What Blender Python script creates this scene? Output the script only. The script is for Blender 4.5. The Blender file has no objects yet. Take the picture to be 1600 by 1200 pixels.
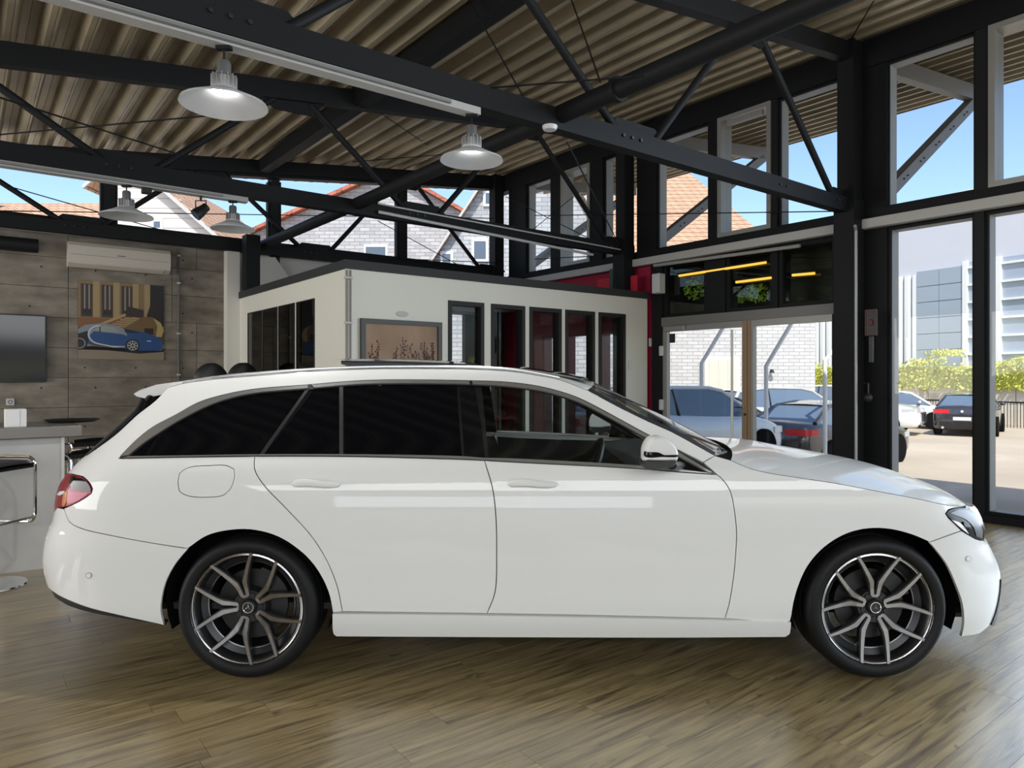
import bpy, bmesh, math, random
import numpy as np
from mathutils import Vector, Matrix
from mathutils.geometry import delaunay_2d_cdt

R = math.radians
rnd = random.Random(7)
SC = bpy.context.scene
COL = SC.collection

# ------------------------------------------------------------------ camera
F_PX, HZ, EYE = 1109.0, 590.0, 1.41          # focal length (px of 1600), horizon row, eye height
cam_d = bpy.data.cameras.new('camera')
cam_d.sensor_fit = 'HORIZONTAL'
cam_d.sensor_width = 36.0
cam_d.lens = 36.0 * F_PX / 1600.0
cam_d.shift_y = -(600.0 - HZ) / 1600.0
cam_d.clip_start = 0.05
cam_d.clip_end = 400
cam = bpy.data.objects.new('camera', cam_d)
cam.location = (0, 0, EYE)
cam.rotation_euler = (R(90), 0, 0)
COL.objects.link(cam)
SC.camera = cam

# the hall's own axes: a = towards the glass front, b = along it, away from the camera
VA = np.array([0.790, 0.613]); VB = np.array([-0.613, 0.790])
def B(p):
    a, b, z = p
    return (VA[0]*a + VB[0]*b, VA[1]*a + VB[1]*b, z)
ROT_B = math.atan2(VA[1], VA[0])

# ------------------------------------------------------------------ light
world = bpy.data.worlds.new('sky')
SC.world = world
world.use_nodes = True
wn = world.node_tree.nodes; wl = world.node_tree.links
wn.clear()
w_out = wn.new('ShaderNodeOutputWorld')
w_bg = wn.new('ShaderNodeBackground')
w_sky = wn.new('ShaderNodeTexSky')
w_sky.sky_type = 'NISHITA'
w_sky.sun_disc = False
w_sky.sun_elevation = R(50)
SUN_DIR = Vector((*B((-0.42, -0.50, 0))[:2], 0.80)).normalized()   # towards the sun: behind the camera, high
w_sky.sun_rotation = math.atan2(SUN_DIR.x, SUN_DIR.y)
w_sky.air_density = 1.0
w_sky.dust_density = 0.9
w_sky.ozone_density = 2.6
w_bg.inputs['Strength'].default_value = 0.265
wl.new(w_sky.outputs[0], w_bg.inputs['Color'])
wl.new(w_bg.outputs[0], w_out.inputs['Surface'])

sun_d = bpy.data.lights.new('sun', 'SUN')
sun_d.energy = 5.0
sun_d.angle = R(0.6)
sun_d.color = (1.0, 0.95, 0.86)
sun = bpy.data.objects.new('sun', sun_d)
sun.rotation_euler = SUN_DIR.to_track_quat('Z', 'Y').to_euler()
COL.objects.link(sun)

def area_light(name, loc, target, sx, sy, power, color):
    d = bpy.data.lights.new(name, 'AREA')
    d.shape = 'RECTANGLE'; d.size = sx; d.size_y = sy
    d.energy = power; d.color = color
    o = bpy.data.objects.new(name, d)
    o.location = loc
    o.rotation_euler = (Vector(loc) - Vector(target)).to_track_quat('Z', 'Y').to_euler()
    COL.objects.link(o)
    return o
# daylight from the high glazing of the hall behind the camera, and the lamps hanging there
area_light('daylight_rear_glazing', (0.8, -4.6, 3.3), (0.3, 3.2, 0.0), 14.0, 1.4, 430.0, (0.95, 0.98, 1.0))
area_light('daylight_rear_doors', (-3.0, -6.5, 1.2), (-0.5, 4.0, 1.0), 12.0, 1.7, 270.0, (0.84, 0.92, 1.0))
# daylight through the glazed left side
area_light('daylight_left_glazing', B((-5.9, 7.2, 1.8)), B((3.0, 7.6, 2.9)), 6.6, 2.8, 430.0, (0.99, 0.985, 0.97))
area_light('front_glazing_fill', B((7.6, -2.4, 2.5)), B((0.0, -2.4, 1.6)), 9.0, 4.2, 640.0, (0.76, 0.87, 1.0))  # fill lamp added inside the glass front to brighten the right floor

SC.view_settings.view_transform = 'Standard'
SC.view_settings.look = 'None'
SC.view_settings.exposure = 0.0
SC.view_settings.gamma = 1.0
SC.view_settings.use_curve_mapping = False

# ------------------------------------------------------------------ materials
MATS = {}
def lin(c):
    if isinstance(c, str):
        c = [int(c[i:i+2], 16)/255 for i in (0, 2, 4)]
        c = [x/12.92 if x <= 0.04045 else ((x+0.055)/1.055)**2.4 for x in c]
    return (*c, 1.0)
def setin(b, **kw):
    for k, v in kw.items():
        b.inputs[k.replace('_', ' ')].default_value = v
def mat(name, color, rough=0.5, metal=0.0, coat=0.0, spec=None, emit=None, emit_s=0.0, noise=None, bump=None, rand=0.0, coord='Object'):
    """Principled material; noise=(scale, amount[, stretch]) varies the colour, bump=(scale, strength[, stretch]) the relief, rand varies by object."""
    if name in MATS: return MATS[name]
    m = bpy.data.materials.new(name); m.use_nodes = True
    nt = m.node_tree; b = nt.nodes['Principled BSDF']; L = nt.links
    c = lin(color)
    b.inputs['Base Color'].default_value = c
    b.inputs['Roughness'].default_value = rough
    b.inputs['Metallic'].default_value = metal
    b.inputs['Coat Weight'].default_value = coat
    b.inputs['Coat Roughness'].default_value = 0.03
    if spec is not None: b.inputs['Specular IOR Level'].default_value = spec
    if emit is not None:
        b.inputs['Emission Color'].default_value = lin(emit)
        b.inputs['Emission Strength'].default_value = emit_s
    src = None
    def nz(scale, stretch, detail=5):
        tc = nt.nodes.new('ShaderNodeTexCoord'); mp = nt.nodes.new('ShaderNodeMapping')
        mp.inputs['Scale'].default_value = stretch
        n = nt.nodes.new('ShaderNodeTexNoise'); n.inputs['Scale'].default_value = scale; n.inputs['Detail'].default_value = detail
        L.new(tc.outputs[coord], mp.inputs['Vector']); L.new(mp.outputs[0], n.inputs['Vector'])
        return n
    if noise:
        n = nz(noise[0], noise[2] if len(noise) > 2 else (1, 1, 1))
        r = nt.nodes.new('ShaderNodeMapRange')
        r.inputs['From Min'].default_value = 0.3; r.inputs['From Max'].default_value = 0.7
        r.inputs['To Min'].default_value = 1 - noise[1]; r.inputs['To Max'].default_value = 1 + noise[1]
        L.new(n.outputs['Fac'], r.inputs['Value'])
        src = r.outputs[0]
    if rand:
        oi = nt.nodes.new('ShaderNodeObjectInfo'); r2 = nt.nodes.new('ShaderNodeMapRange')
        r2.inputs['To Min'].default_value = 1 - rand; r2.inputs['To Max'].default_value = 1 + rand
        L.new(oi.outputs['Random'], r2.inputs['Value'])
        if src is not None:
            mu = nt.nodes.new('ShaderNodeMath'); mu.operation = 'MULTIPLY'
            L.new(src, mu.inputs[0]); L.new(r2.outputs[0], mu.inputs[1]); src = mu.outputs[0]
        else: src = r2.outputs[0]
    if src is not None:
        vm = nt.nodes.new('ShaderNodeVectorMath'); vm.operation = 'SCALE'
        vm.inputs[0].default_value = c[:3]
        L.new(src, vm.inputs['Scale']); L.new(vm.outputs[0], b.inputs['Base Color'])
    if bump:
        n = nz(bump[0], bump[2] if len(bump) > 2 else (1, 1, 1))
        bp = nt.nodes.new('ShaderNodeBump'); bp.inputs['Strength'].default_value = bump[1]; bp.inputs['Distance'].default_value = 0.01
        L.new(n.outputs['Fac'], bp.inputs['Height']); L.new(bp.outputs[0], b.inputs['Normal'])
    MATS[name] = m
    return m
def glass_mat(name, tint=(0.93, 0.96, 0.96), refl=1.0, rough=0.0):
    """Thin pane: lets light straight through, reflects by Fresnel."""
    if name in MATS: return MATS[name]
    m = bpy.data.materials.new(name); m.use_nodes = True
    nt = m.node_tree; nt.nodes.clear(); L = nt.links
    o = nt.nodes.new('ShaderNodeOutputMaterial'); mx = nt.nodes.new('ShaderNodeMixShader')
    t = nt.nodes.new('ShaderNodeBsdfTransparent'); g = nt.nodes.new('ShaderNodeBsdfGlossy'); lw = nt.nodes.new('ShaderNodeLayerWeight'); lw.inputs['Blend'].default_value = .5
    pw = nt.nodes.new('ShaderNodeMath'); pw.operation = 'POWER'; pw.inputs[1].default_value = 5.0; L.new(lw.outputs['Facing'], pw.inputs[0])
    fr = nt.nodes.new('ShaderNodeMapRange'); fr.inputs['To Min'].default_value = .035; fr.inputs['To Max'].default_value = .96; L.new(pw.outputs[0], fr.inputs['Value'])
    t.inputs['Color'].default_value = (*tint, 1); g.inputs['Roughness'].default_value = rough
    mu = nt.nodes.new('ShaderNodeMath'); mu.operation = 'MULTIPLY'; mu.inputs[1].default_value = refl
    L.new(fr.outputs[0], mu.inputs[0]); L.new(mu.outputs[0], mx.inputs['Fac'])
    L.new(t.outputs[0], mx.inputs[1]); L.new(g.outputs[0], mx.inputs[2]); L.new(mx.outputs[0], o.inputs['Surface'])
    MATS[name] = m
    return m

# ------------------------------------------------------------------ mesh helpers
class M:
    """Collects shapes into one mesh; tf maps every point (e.g. hall axes -> world)."""
    def __init__(s, tf=None): s.v = []; s.f = []; s.tf = tf
    def add(s, vs, fs):
        k = len(s.v); s.v += [tuple(p) for p in vs]; s.f += [tuple(k+i for i in f) for f in fs]; return s
    def box(s, x0, x1, y0, y1, z0, z1, bev=0.0):
        x0, x1 = min(x0, x1), max(x0, x1); y0, y1 = min(y0, y1), max(y0, y1); z0, z1 = min(z0, z1), max(z0, z1)
        if bev <= 0:
            v = [(x, y, z) for z in (z0, z1) for y in (y0, y1) for x in (x0, x1)]
            return s.add(v, [(0,2,3,1), (4,5,7,6), (0,1,5,4), (2,6,7,3), (0,4,6,2), (1,3,7,5)])
        b = min(bev, (x1-x0)*.49, (y1-y0)*.49, (z1-z0)*.49)
        bm = bmesh.new()
        bmesh.ops.create_cube(bm, size=1)
        for q in bm.verts:
            q.co = Vector(((x0+x1)/2 + q.co.x*(x1-x0), (y0+y1)/2 + q.co.y*(y1-y0), (z0+z1)/2 + q.co.z*(z1-z0)))
        bmesh.ops.bevel(bm, geom=list(bm.edges), offset=b, segments=2, affect='EDGES', profile=0.5)
        return s.bm(bm)
    def bm(s, bm):
        bm.verts.index_update()
        s.add([q.co[:] for q in bm.verts], [[q.index for q in f.verts] for f in bm.faces]); bm.free(); return s
    def prism(s, pts, y0, y1, axis='y'):
        """polygon pts (p,q) swept along an axis: 'y' -> (p,y,q), 'x' -> (x,p,q), 'z' -> (p,q,z)"""
        n = len(pts)
        g = {'y': lambda p, t: (p[0], t, p[1]), 'x': lambda p, t: (t, p[0], p[1]), 'z': lambda p, t: (p[0], p[1], t)}[axis]
        v = [g(p, y0) for p in pts] + [g(p, y1) for p in pts]
        f = [tuple(range(n))[::-1], tuple(range(n, 2*n))] + [(i, (i+1) % n, n+(i+1) % n, n+i) for i in range(n)]
        return s.add(v, f)
    def tube(s, path, r, n=10, closed=False, cap=True, sx=1.0):
        path = [Vector(p) for p in path]; m = len(path)
        rr = r if isinstance(r, (list, tuple)) else [r]*m
        rings = []; up = None
        for i, p in enumerate(path):
            if closed: t = path[(i+1) % m] - path[i-1]
            else: t = path[min(i+1, m-1)] - path[max(i-1, 0)]
            t.normalize()
            if up is None:
                up = Vector((0, 0, 1)) if abs(t.z) < .9 else Vector((1, 0, 0))
            u = up - t*up.dot(t)
            if u.length < 1e-6: u = t.orthogonal()
            u.normalize(); w = t.cross(u); up = u
            rings.append([p + (u*math.cos(2*math.pi*k/n) + w*math.sin(2*math.pi*k/n)*sx)*rr[i] for k in range(n)])
        v = [q for ring in rings for q in ring]; f = []
        for i in range(m if closed else m-1):
            j = (i+1) % m
            for k in range(n): f.append((i*n+k, i*n+(k+1) % n, j*n+(k+1) % n, j*n+k))
        if cap and not closed: f += [tuple(range(n))[::-1], tuple(range((m-1)*n, m*n))]
        return s.add(v, f)
    def bar(s, p0, p1, w, h, up=(0, 0, 1)):
        """rectangular bar from p0 to p1, w across, h along up"""
        p0, p1 = Vector(p0), Vector(p1); t = (p1-p0).normalized(); u = Vector(up); u = (u - t*u.dot(t)).normalized(); q = t.cross(u)
        v = [p + q*a*w/2 + u*b*h/2 for p in (p0, p1) for a, b in ((-1,-1),(1,-1),(1,1),(-1,1))]
        return s.add(v, [(3,2,1,0), (4,5,6,7), (0,1,5,4), (1,2,6,5), (2,3,7,6), (3,0,4,7)])
    def lathe(s, prof, c=(0, 0, 0), n=32, axis='z', close=False):
        """profile (r, h) spun about an axis through c"""
        v = []; m = len(prof)
        for k in range(n):
            a = 2*math.pi*k/n; ca, sa = math.cos(a), math.sin(a)
            for r, h in prof:
                if axis == 'z': v.append((c[0]+r*ca, c[1]+r*sa, c[2]+h))
                elif axis == 'y': v.append((c[0]+r*ca, c[1]+h, c[2]+r*sa))
                else: v.append((c[0]+h, c[1]+r*ca, c[2]+r*sa))
        f = []
        for k in range(n):
            j = (k+1) % n
            for i in range(m if close else m-1):
                i2 = (i+1) % m
                f.append((k*m+i, j*m+i, j*m+i2, k*m+i2))
        return s.add(v, f)
    def grid(s, rows):
        """rows of points -> quad sheet"""
        n = len(rows[0]); v = [p for r in rows for p in r]
        f = [(i*n+k, i*n+k+1, (i+1)*n+k+1, (i+1)*n+k) for i in range(len(rows)-1) for k in range(n-1)]
        return s.add(v, f)
    def ball(s, c, rx, ry, rz, u=16, w=10):
        bm = bmesh.new(); bmesh.ops.create_uvsphere(bm, u_segments=u, v_segments=w, radius=1)
        for q in bm.verts: q.co = Vector((c[0]+q.co.x*rx, c[1]+q.co.y*ry, c[2]+q.co.z*rz))
        return s.bm(bm)

def tag(o, label=None, cat=None, group=None, kind=None):
    if label: o['label'] = label
    if cat: o['category'] = cat
    if group: o['group'] = group
    if kind: o['kind'] = kind
    return o
def obj(name, m, material, parent=None, smooth=False, angle=35, local=False, recalc=True):
    """ONE mesh object. Points are in the world (or in the parent's frame when local)."""
    me = bpy.data.meshes.new(name)
    vs = [m.tf(p) for p in m.v] if m.tf else m.v
    o = bpy.data.objects.new(name, me)
    off = Vector((0, 0, 0))
    if parent is not None:
        o.parent = parent
        if not local:
            q = parent
            while q is not None: off += Vector(q.location); q = q.parent
    else:
        # origin at the middle of the footprint
        if not local and vs:
            A = np.array(vs); lo, hi = A.min(0), A.max(0)
            off = Vector(((lo[0]+hi[0])/2, (lo[1]+hi[1])/2, lo[2])); o.location = off
    me.from_pydata([tuple(Vector(p) - off) for p in vs], [], m.f)
    if recalc:
        bm = bmesh.new(); bm.from_mesh(me); bmesh.ops.recalc_face_normals(bm, faces=bm.faces); bm.to_mesh(me); bm.free()
    if material is not None:
        for mm in (material if isinstance(material, (list, tuple)) else [material]): me.materials.append(mm)
    if smooth:
        me.polygons.foreach_set('use_smooth', [True]*len(me.polygons))
        if angle < 180: me.set_sharp_from_angle(angle=R(angle))
    COL.objects.link(o)
    return o
def thing(name, label, cat, loc=(0, 0, 0), rz=0.0, group=None):
    o = bpy.data.objects.new(name, None)
    o.empty_display_size = 0.1
    o.location = loc; o.rotation_euler = (0, 0, rz)
    COL.objects.link(o)
    return tag(o, label, cat, group)
def copy_tree(o, parent=None):
    c = o.copy(); COL.objects.link(c)
    if parent is not None: c.parent = parent
    for ch in list(o.children): copy_tree(ch, c)
    return c
def dup(o, loc, label, rz=None, group=None):
    c = copy_tree(o); c.location = loc; c['label'] = label
    if rz is not None: c.rotation_euler = (0, 0, rz)
    if group: c['group'] = group
    return c
def catmull(pts, step):
    """smooth line through pts, resampled at about step"""
    P = [np.array(p, float) for p in pts]
    if len(P) == 1: return P
    if len(P) == 2:
        n = max(1, int(np.linalg.norm(P[1]-P[0])/step)); return [P[0] + (P[1]-P[0])*i/n for i in range(n+1)]
    Q = [2*P[0]-P[1]] + P + [2*P[-1]-P[-2]]; out = []
    for i in range(1, len(Q)-2):
        p0, p1, p2, p3 = Q[i-1:i+3]; n = max(1, int(round(np.linalg.norm(p2-p1)/step)))
        d1, d2, d3 = [max(np.linalg.norm(x), 1e-6)**.5 for x in (p1-p0, p2-p1, p3-p2)]
        t0, t1, t2, t3 = 0, d1, d1+d2, d1+d2+d3
        for k in range(n):
            t = t1 + (t2-t1)*k/n
            A1 = (t1-t)/(t1-t0)*p0 + (t-t0)/(t1-t0)*p1; A2 = (t2-t)/(t2-t1)*p1 + (t-t1)/(t2-t1)*p2; A3 = (t3-t)/(t3-t2)*p2 + (t-t2)/(t3-t2)*p3
            B1 = (t2-t)/(t2-t0)*A1 + (t-t0)/(t2-t0)*A2; B2 = (t3-t)/(t3-t1)*A2 + (t-t1)/(t3-t1)*A3
            out.append((t2-t)/(t2-t1)*B1 + (t-t1)/(t2-t1)*B2)
    return out + [P[-1]]
def pchip(xs, ys):
    xs = np.array(xs, float); ys = np.array(ys, float); h = np.diff(xs); d = np.diff(ys)/h
    m = np.zeros(len(xs)); m[0], m[-1] = d[0], d[-1]
    for i in range(1, len(xs)-1):
        if d[i-1]*d[i] > 0:
            w1, w2 = 2*h[i]+h[i-1], h[i]+2*h[i-1]; m[i] = (w1+w2)/(w1/d[i-1]+w2/d[i])
    def f(x):
        x = np.clip(np.asarray(x, float), xs[0], xs[-1]); i = np.clip(np.searchsorted(xs, x)-1, 0, len(xs)-2)
        t = (x-xs[i])/h[i]; t2, t3 = t*t, t**3
        return (2*t3-3*t2+1)*ys[i] + (t3-2*t2+t)*h[i]*m[i] + (-2*t3+3*t2)*ys[i+1] + (t3-t2)*h[i]*m[i+1]
    return f
def in_poly(p, poly):
    x, y = p[..., 0], p[..., 1]; r = np.zeros(x.shape, bool); n = len(poly); j = n-1
    for i in range(n):
        xi, yi = poly[i]; xj, yj = poly[j]
        c = ((yi > y) != (yj > y)) & (x < (xj-xi)*(y-yi)/((yj-yi) if abs(yj-yi) > 1e-12 else 1e-12)+xi)
        r ^= c; j = i
    return r
# ================================================================== THE CAR
# Body side = one smooth surface S(s, z): s runs from the middle of the tail round the corner, along the flank and
# round to the middle of the nose; panels are shapes cut out of it, so shut lines are real gaps.
YC = 4.208                                   # world y of the car's centre plane
XR, XF = -1.236, 1.703                       # axles
ZW = 0.333                                   # axle height
W_Z = pchip([.10,.15,.20,.25,.30,.345,.45,.60,.72,.80,.88,.95,.99,1.01,1.06,1.20,1.30,1.38,1.42,1.45,1.48],
            [.82,.84,.860,.880,.892,.898,.908,.923,.928,.926,.917,.900,.886,.872,.842,.766,.706,.650,.618,.585,.53])
def corner_table(n, L, w):
    ph = np.linspace(0, math.pi/2, 4001)
    cx = np.sin(ph)**(2/n); cy = np.cos(ph)**(2/n)
    d = np.r_[0, np.cumsum(np.hypot(np.diff(cx)*L, np.diff(cy)*w))]
    t = np.linspace(0, 1, 400); q = np.interp(t, d/d[-1], np.arange(4001))
    return t, np.interp(q, np.arange(4001), cx), np.interp(q, np.arange(4001), cy), d[-1]
TR = corner_table(4.3, 1.12, .92); TF = corner_table(3.1, .84, .92)
QR, QF = TR[3], TF[3]
S0, S3 = XR-QR, XF+QF
def proj(x, y, z):                            # world point -> photo pixel
    return 800 + x/y*F_PX, HZ + (EYE-z)/y*F_PX
def solve_sil(pts, sign):
    pts = sorted(pts, key=lambda p: p[1]); vs = [p[1] for p in pts]; us = [p[0] for p in pts]
    zs, Ls = [], []
    T = TR if sign < 0 else TF
    for z in np.arange(.16, 1.42, .02):
        lo, hi = .15, 1.9; ok = False
        for _ in range(40):
            L = (lo+hi)/2
            x = (XR if sign < 0 else XF) + sign*L*T[1]; y = YC - W_Z(z)*T[2]
            u, v = proj(x, y, z); k = int(np.argmin(u) if sign < 0 else np.argmax(u))
            tgt = np.interp(v[k], vs, us)
            if (u[k]-tgt)*sign > 0: hi = L
            else: lo = L
            ok = vs[0]-3 <= v[k] <= vs[-1]+3
        if ok: zs.append(z); Ls.append(L)
    return pchip(zs, Ls)
L_R = solve_sil([(222,617),(212,640),(175,675),(150,697),(140,707),(120,724),(106,738),(98,750),(91,764),(87.5,776),(86,788),(84.5,800),
                 (82.5,813),(78,823),(73,834),(69,848),(67,865),(66,878),(67.5,891),(71,906),(75,920),(81,936),(92,944)], -1)
L_F = solve_sil([(1512,776),(1516,784),(1528,796),(1537.7,814.7),(1541,835),(1542,846),(1547,855.5),(1554,870.7),(1560,885),(1563.4,897),(1563,912),
                 (1562,927),(1560,945),(1558,962),(1556,972)], 1)
def SP(s, z, off=0.0):
    """points of the body side (near side), pushed out by off along the normal"""
    s = np.asarray(s, float); z = np.asarray(z, float)
    def base(s, z):
        w = W_Z(z)
        tr = np.clip((XR-s)/QR, 0, 1); tf = np.clip((s-XF)/QF, 0, 1)
        x = np.where(s < XR, XR - L_R(z)*np.interp(tr, TR[0], TR[1]), np.where(s > XF, XF + L_F(z)*np.interp(tf, TF[0], TF[1]), s))
        y = YC - w*np.where(s < XR, np.interp(tr, TR[0], TR[2]), np.where(s > XF, np.interp(tf, TF[0], TF[2]), 1.0))
        return np.stack([x, y, z+0*x], -1)
    p = base(s, z); e = .012
    a = base(np.clip(s+e, S0, S3), z) - base(np.clip(s-e, S0, S3), z)
    c = base(s, np.clip(z+e, .1, 1.48)) - base(s, np.clip(z-e, .1, 1.48))
    n = np.cross(a, c); n /= np.linalg.norm(n, axis=-1, keepdims=True) + 1e-12
    return p + n*off, n
# pixel -> (s, z)
_zg = np.linspace(.15, 1.475, 240); _sg = np.linspace(S0, S3, 620)
_Z, _S = np.meshgrid(_zg, _sg, indexing='ij')
_P, _ = SP(_S, _Z); _U, _V = proj(_P[..., 0], _P[..., 1], _P[..., 2])
_ok = np.zeros(_U.shape, bool)
for i in range(len(_zg)):
    k0, k1 = int(np.argmin(_U[i])), int(np.argmax(_U[i])); _ok[i, k0:k1+1] = True
_Um = np.where(_ok, _U, 1e6)
def px_sz(p):
    d = (_Um-p[0])**2 + (_V-p[1])**2; i, j = np.unravel_index(int(np.argmin(d)), d.shape)
    s, z = _sg[j], _zg[i]; best = (d[i, j], s, z)
    for _ in range(6):
        q, _n = SP(s, z); u, v = proj(*q); e = 1e-3
        q1, _n = SP(s+e, z); q2, _n = SP(s, z+e); u1, v1 = proj(*q1); u2, v2 = proj(*q2)
        J = np.array([[(u1-u)/e, (u2-u)/e], [(v1-v)/e, (v2-v)/e]])
        if abs(np.linalg.det(J)) < 2e3: break
        ds = np.linalg.solve(J, [p[0]-u, p[1]-v]); ds = np.clip(ds, -.03, .03)
        s, z = min(max(s+ds[0], S0), S3), min(max(z+ds[1], .12), 1.475)
        q, _n = SP(s, z); u, v = proj(*q); dd = (u-p[0])**2+(v-p[1])**2
        if dd < best[0]: best = (dd, s, z)
        if dd < 1e-4: break
    return best[1], best[2]
def segs_to_sz(segs, step_px=9.0):
    out = []
    for seg in segs:
        if isinstance(seg[0][0], str):
            pts = [np.array(q[1:], float) for q in seg]
            for a, b in zip(pts[:-1], pts[1:]):
                n = max(1, int(np.linalg.norm(b-a)/.04)); out += [a+(b-a)*i/n for i in range(n)]
            out.append(pts[-1])
        else:
            out += [np.array(px_sz(q)) for q in catmull(seg, step_px)]
    res = []
    for q in out:
        if not res or np.linalg.norm(q-res[-1]) > 2e-3: res.append(q)
    if np.linalg.norm(res[0]-res[-1]) < 2e-3: res.pop()
    return res
CAR = thing('estate_car', 'glossy white estate car with tinted rear windows, parked indoors on the wood floor', 'car', (0.23, YC, 0.0))
FAR = []                                       # near-side pieces that get a mirrored twin
def panel(name, segs, material, parent=CAR, off=0.0, thick=.014, gap=.0022, holes=(), sp=.04, far=True, label=None, bow=0.0):
    poly = segs_to_sz(segs) if not isinstance(segs, np.ndarray) else [np.array(q) for q in segs]
    A = np.array(poly); nxt = np.roll(A, -1, 0); area = np.sum(A[:, 0]*nxt[:, 1]-nxt[:, 0]*A[:, 1])
    if area < 0: A = A[::-1]; 
    e = np.roll(A, -1, 0)-A; n = np.stack([e[:, 1], -e[:, 0]], -1); n /= np.linalg.norm(n, axis=1, keepdims=True)+1e-12
    vn = n + np.roll(n, 1, 0); vn /= np.maximum(np.linalg.norm(vn, axis=1, keepdims=True), .5)
    A = A - vn*gap
    N = len(A); pts = [tuple(q) for q in A]; edges = [(i, (i+1) % N) for i in range(N)]
    hp = []
    for h in holes:
        H = np.array(segs_to_sz(h)); k = len(pts); pts += [tuple(q) for q in H]; edges += [(k+i, k+(i+1) % len(H)) for i in range(len(H))]; hp.append(H)
    lo, hi = A.min(0), A.max(0)
    gx, gy = np.meshgrid(np.arange(lo[0]+sp/2, hi[0], sp), np.arange(lo[1]+sp/2, hi[1], sp)); G = np.stack([gx.ravel(), gy.ravel()], -1)
    if len(G):
        keep = in_poly(G, A)
        for H in hp: keep &= ~in_poly(G, H)
        G = G[keep]
        bnd = np.array(pts)
        if len(G):
            dm = np.min(np.linalg.norm(G[:, None]-bnd[None], axis=2), axis=1); G = G[dm > sp*.45]
        pts += [tuple(q) for q in G]
    vv, ee, ff, ov, oe, of = delaunay_2d_cdt([Vector(q) for q in pts], edges, [], 0, 1e-6)
    V2 = np.array([q[:] for q in vv]); F = [f for f in ff]
    C = np.array([V2[list(f)].mean(0) for f in F]); keep = in_poly(C, A)
    for H in hp: keep &= ~in_poly(C, H)
    F = [f for f, k in zip(F, keep) if k]
    P3, N3 = SP(V2[:, 0], V2[:, 1], off)
    verts = [tuple(q) for q in P3]; norms = [tuple(q) for q in N3]; faces = []
    for f in F:
        a, b, c = V2[f[0]], V2[f[1]], V2[f[2]]
        if (b[0]-a[0])*(c[1]-a[1])-(b[1]-a[1])*(c[0]-a[0]) < 0: f = f[::-1]
        faces.append(tuple(f))
    if thick > 0:
        B0, BN = SP(A[:, 0], A[:, 1], off); k = len(verts)
        tng = np.roll(B0, -1, 0)-np.roll(B0, 1, 0); on = np.cross(tng, BN); on /= np.linalg.norm(on, axis=1, keepdims=True)+1e-12
        for q, nn, o2 in zip(B0, BN, on): verts += [tuple(q), tuple(q-nn*thick)]; norms += [tuple(o2), tuple(o2)]
        for i in range(N):
            j = (i+1) % N; faces.append((k+2*i, k+2*i+1, k+2*j+1, k+2*j))
    loc = Vector((0, 0, 0)); q = parent
    while q is not None: loc += Vector(q.location); q = q.parent
    me = bpy.data.meshes.new(name); me.from_pydata([tuple(Vector(p)-loc) for p in verts], [], faces)
    me.materials.append(material); me.polygons.foreach_set('use_smooth', [True]*len(faces))
    me.normals_split_custom_set_from_vertices([Vector(q) for q in norms])
    o = bpy.data.objects.new(name, me); o.parent = parent; COL.objects.link(o)
    if label: o['label'] = label
    if far and parent == CAR: FAR.append(o)
    return o

WHITE = mat('car_paint_white', (.70, .70, .685), .45, coat=.8, spec=.2)
BLACK = mat('black_plastic', (.012, .012, .013), .45)
GLOSSB = mat('gloss_black', (.004, .004, .005), .06, spec=.3)
TINT = mat('tinted_glass', (.003, .003, .004), .02, spec=.14)
CHROME = mat('satin_trim', (.50, .50, .50), .28, metal=.85)
SHINY = mat('chrome', (.85, .85, .85), .08, metal=1.0)
LINING = mat('interior_lining', (.015, .015, .016), .8)
RUBBER = mat('tyre_rubber', (.006, .006, .0065), .55, spec=.25, bump=(220, .12))
ALLOY = mat('machined_alloy', (.36, .35, .35), .24, metal=1.0)
ANTHR = mat('anthracite_alloy', (.035, .035, .038), .35, metal=.6)

DOOR_R = [(398,713),(397.5,732),(410,755),(450,797.5),(486,837),(509.6,874),(526.5,915),(535,955.5)]
SPLIT = [(757,719.5),(770,765),(775,810),(776,860),(773.5,925),(761,958.5)]
DOOR_F = [(1120,741.5),(1125,745),(1140,765),(1147.5,797.5),(1151,835),(1150.4,851),(1147,894.5),(1139,945),(1132.6,966.4)]
BELT_LO = [(185,716.5),(290,714.5),(398,713),(552,713.5),(722,718),(757,719.5),(800,722),(1000,732.5),(1060,737.5),(1120,741.5)]
BELT_UP = [(200,712.5),(300,711),(400,709.5),(560,709.5),(722,712.5),(757,715),(800,716),(1000,727),(1060,732.5),(1104,738)]
TRIM_OUT = [(185,716),(190,710),(212.5,687.5),(237.5,667.5),(275,647.5),(312.5,627.5),(362.5,613.7),(400,607.5),(482,601),(575,594),(735,594.5),(800,597.5),(850,605),(900,620),(950,645),(1000,672.5),(1040,693),(1080,717),(1120,741)]
TRIM_IN = [(200,712.5),(225,692.5),(250,676),(280,657.5),(325,635),(362,622.5),(400,615),(482,608),(575,601),(735,601.5),(800,605.5),(850,613),(900,628),(950,653),(1000,680.5),(1040,703),(1075,723),(1104,738)]
LIGHT_R = [(106.7,791.7),(123,784),(134.7,777),(143,771),(144.6,764),(141.7,757),(136,750),(128.8,744.5),(116,741.6),(106,739)]
def cut(line, x0, x1):
    c = [p for p in catmull(line, 6) if min(x0, x1) <= p[0] <= max(x0, x1)]
    ys = lambda x: float(np.interp(x, *zip(*sorted((q[0], q[1]) for q in catmull(line, 3)))))
    c = [np.array((min(x0, x1), ys(min(x0, x1))))] + [q for q in c if min(x0, x1)+2 < q[0] < max(x0, x1)-2] + [np.array((max(x0, x1), ys(max(x0, x1))))]
    return c if x0 < x1 else c[::-1]
fuel = [[(277.5,752),(280,740),(295,730),(325,727),(355,727),(366,732.5),(367,745),(360,765),(350,774),(325,777.5),(292.5,775),(280,767.5),(277.5,752)]]

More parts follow.
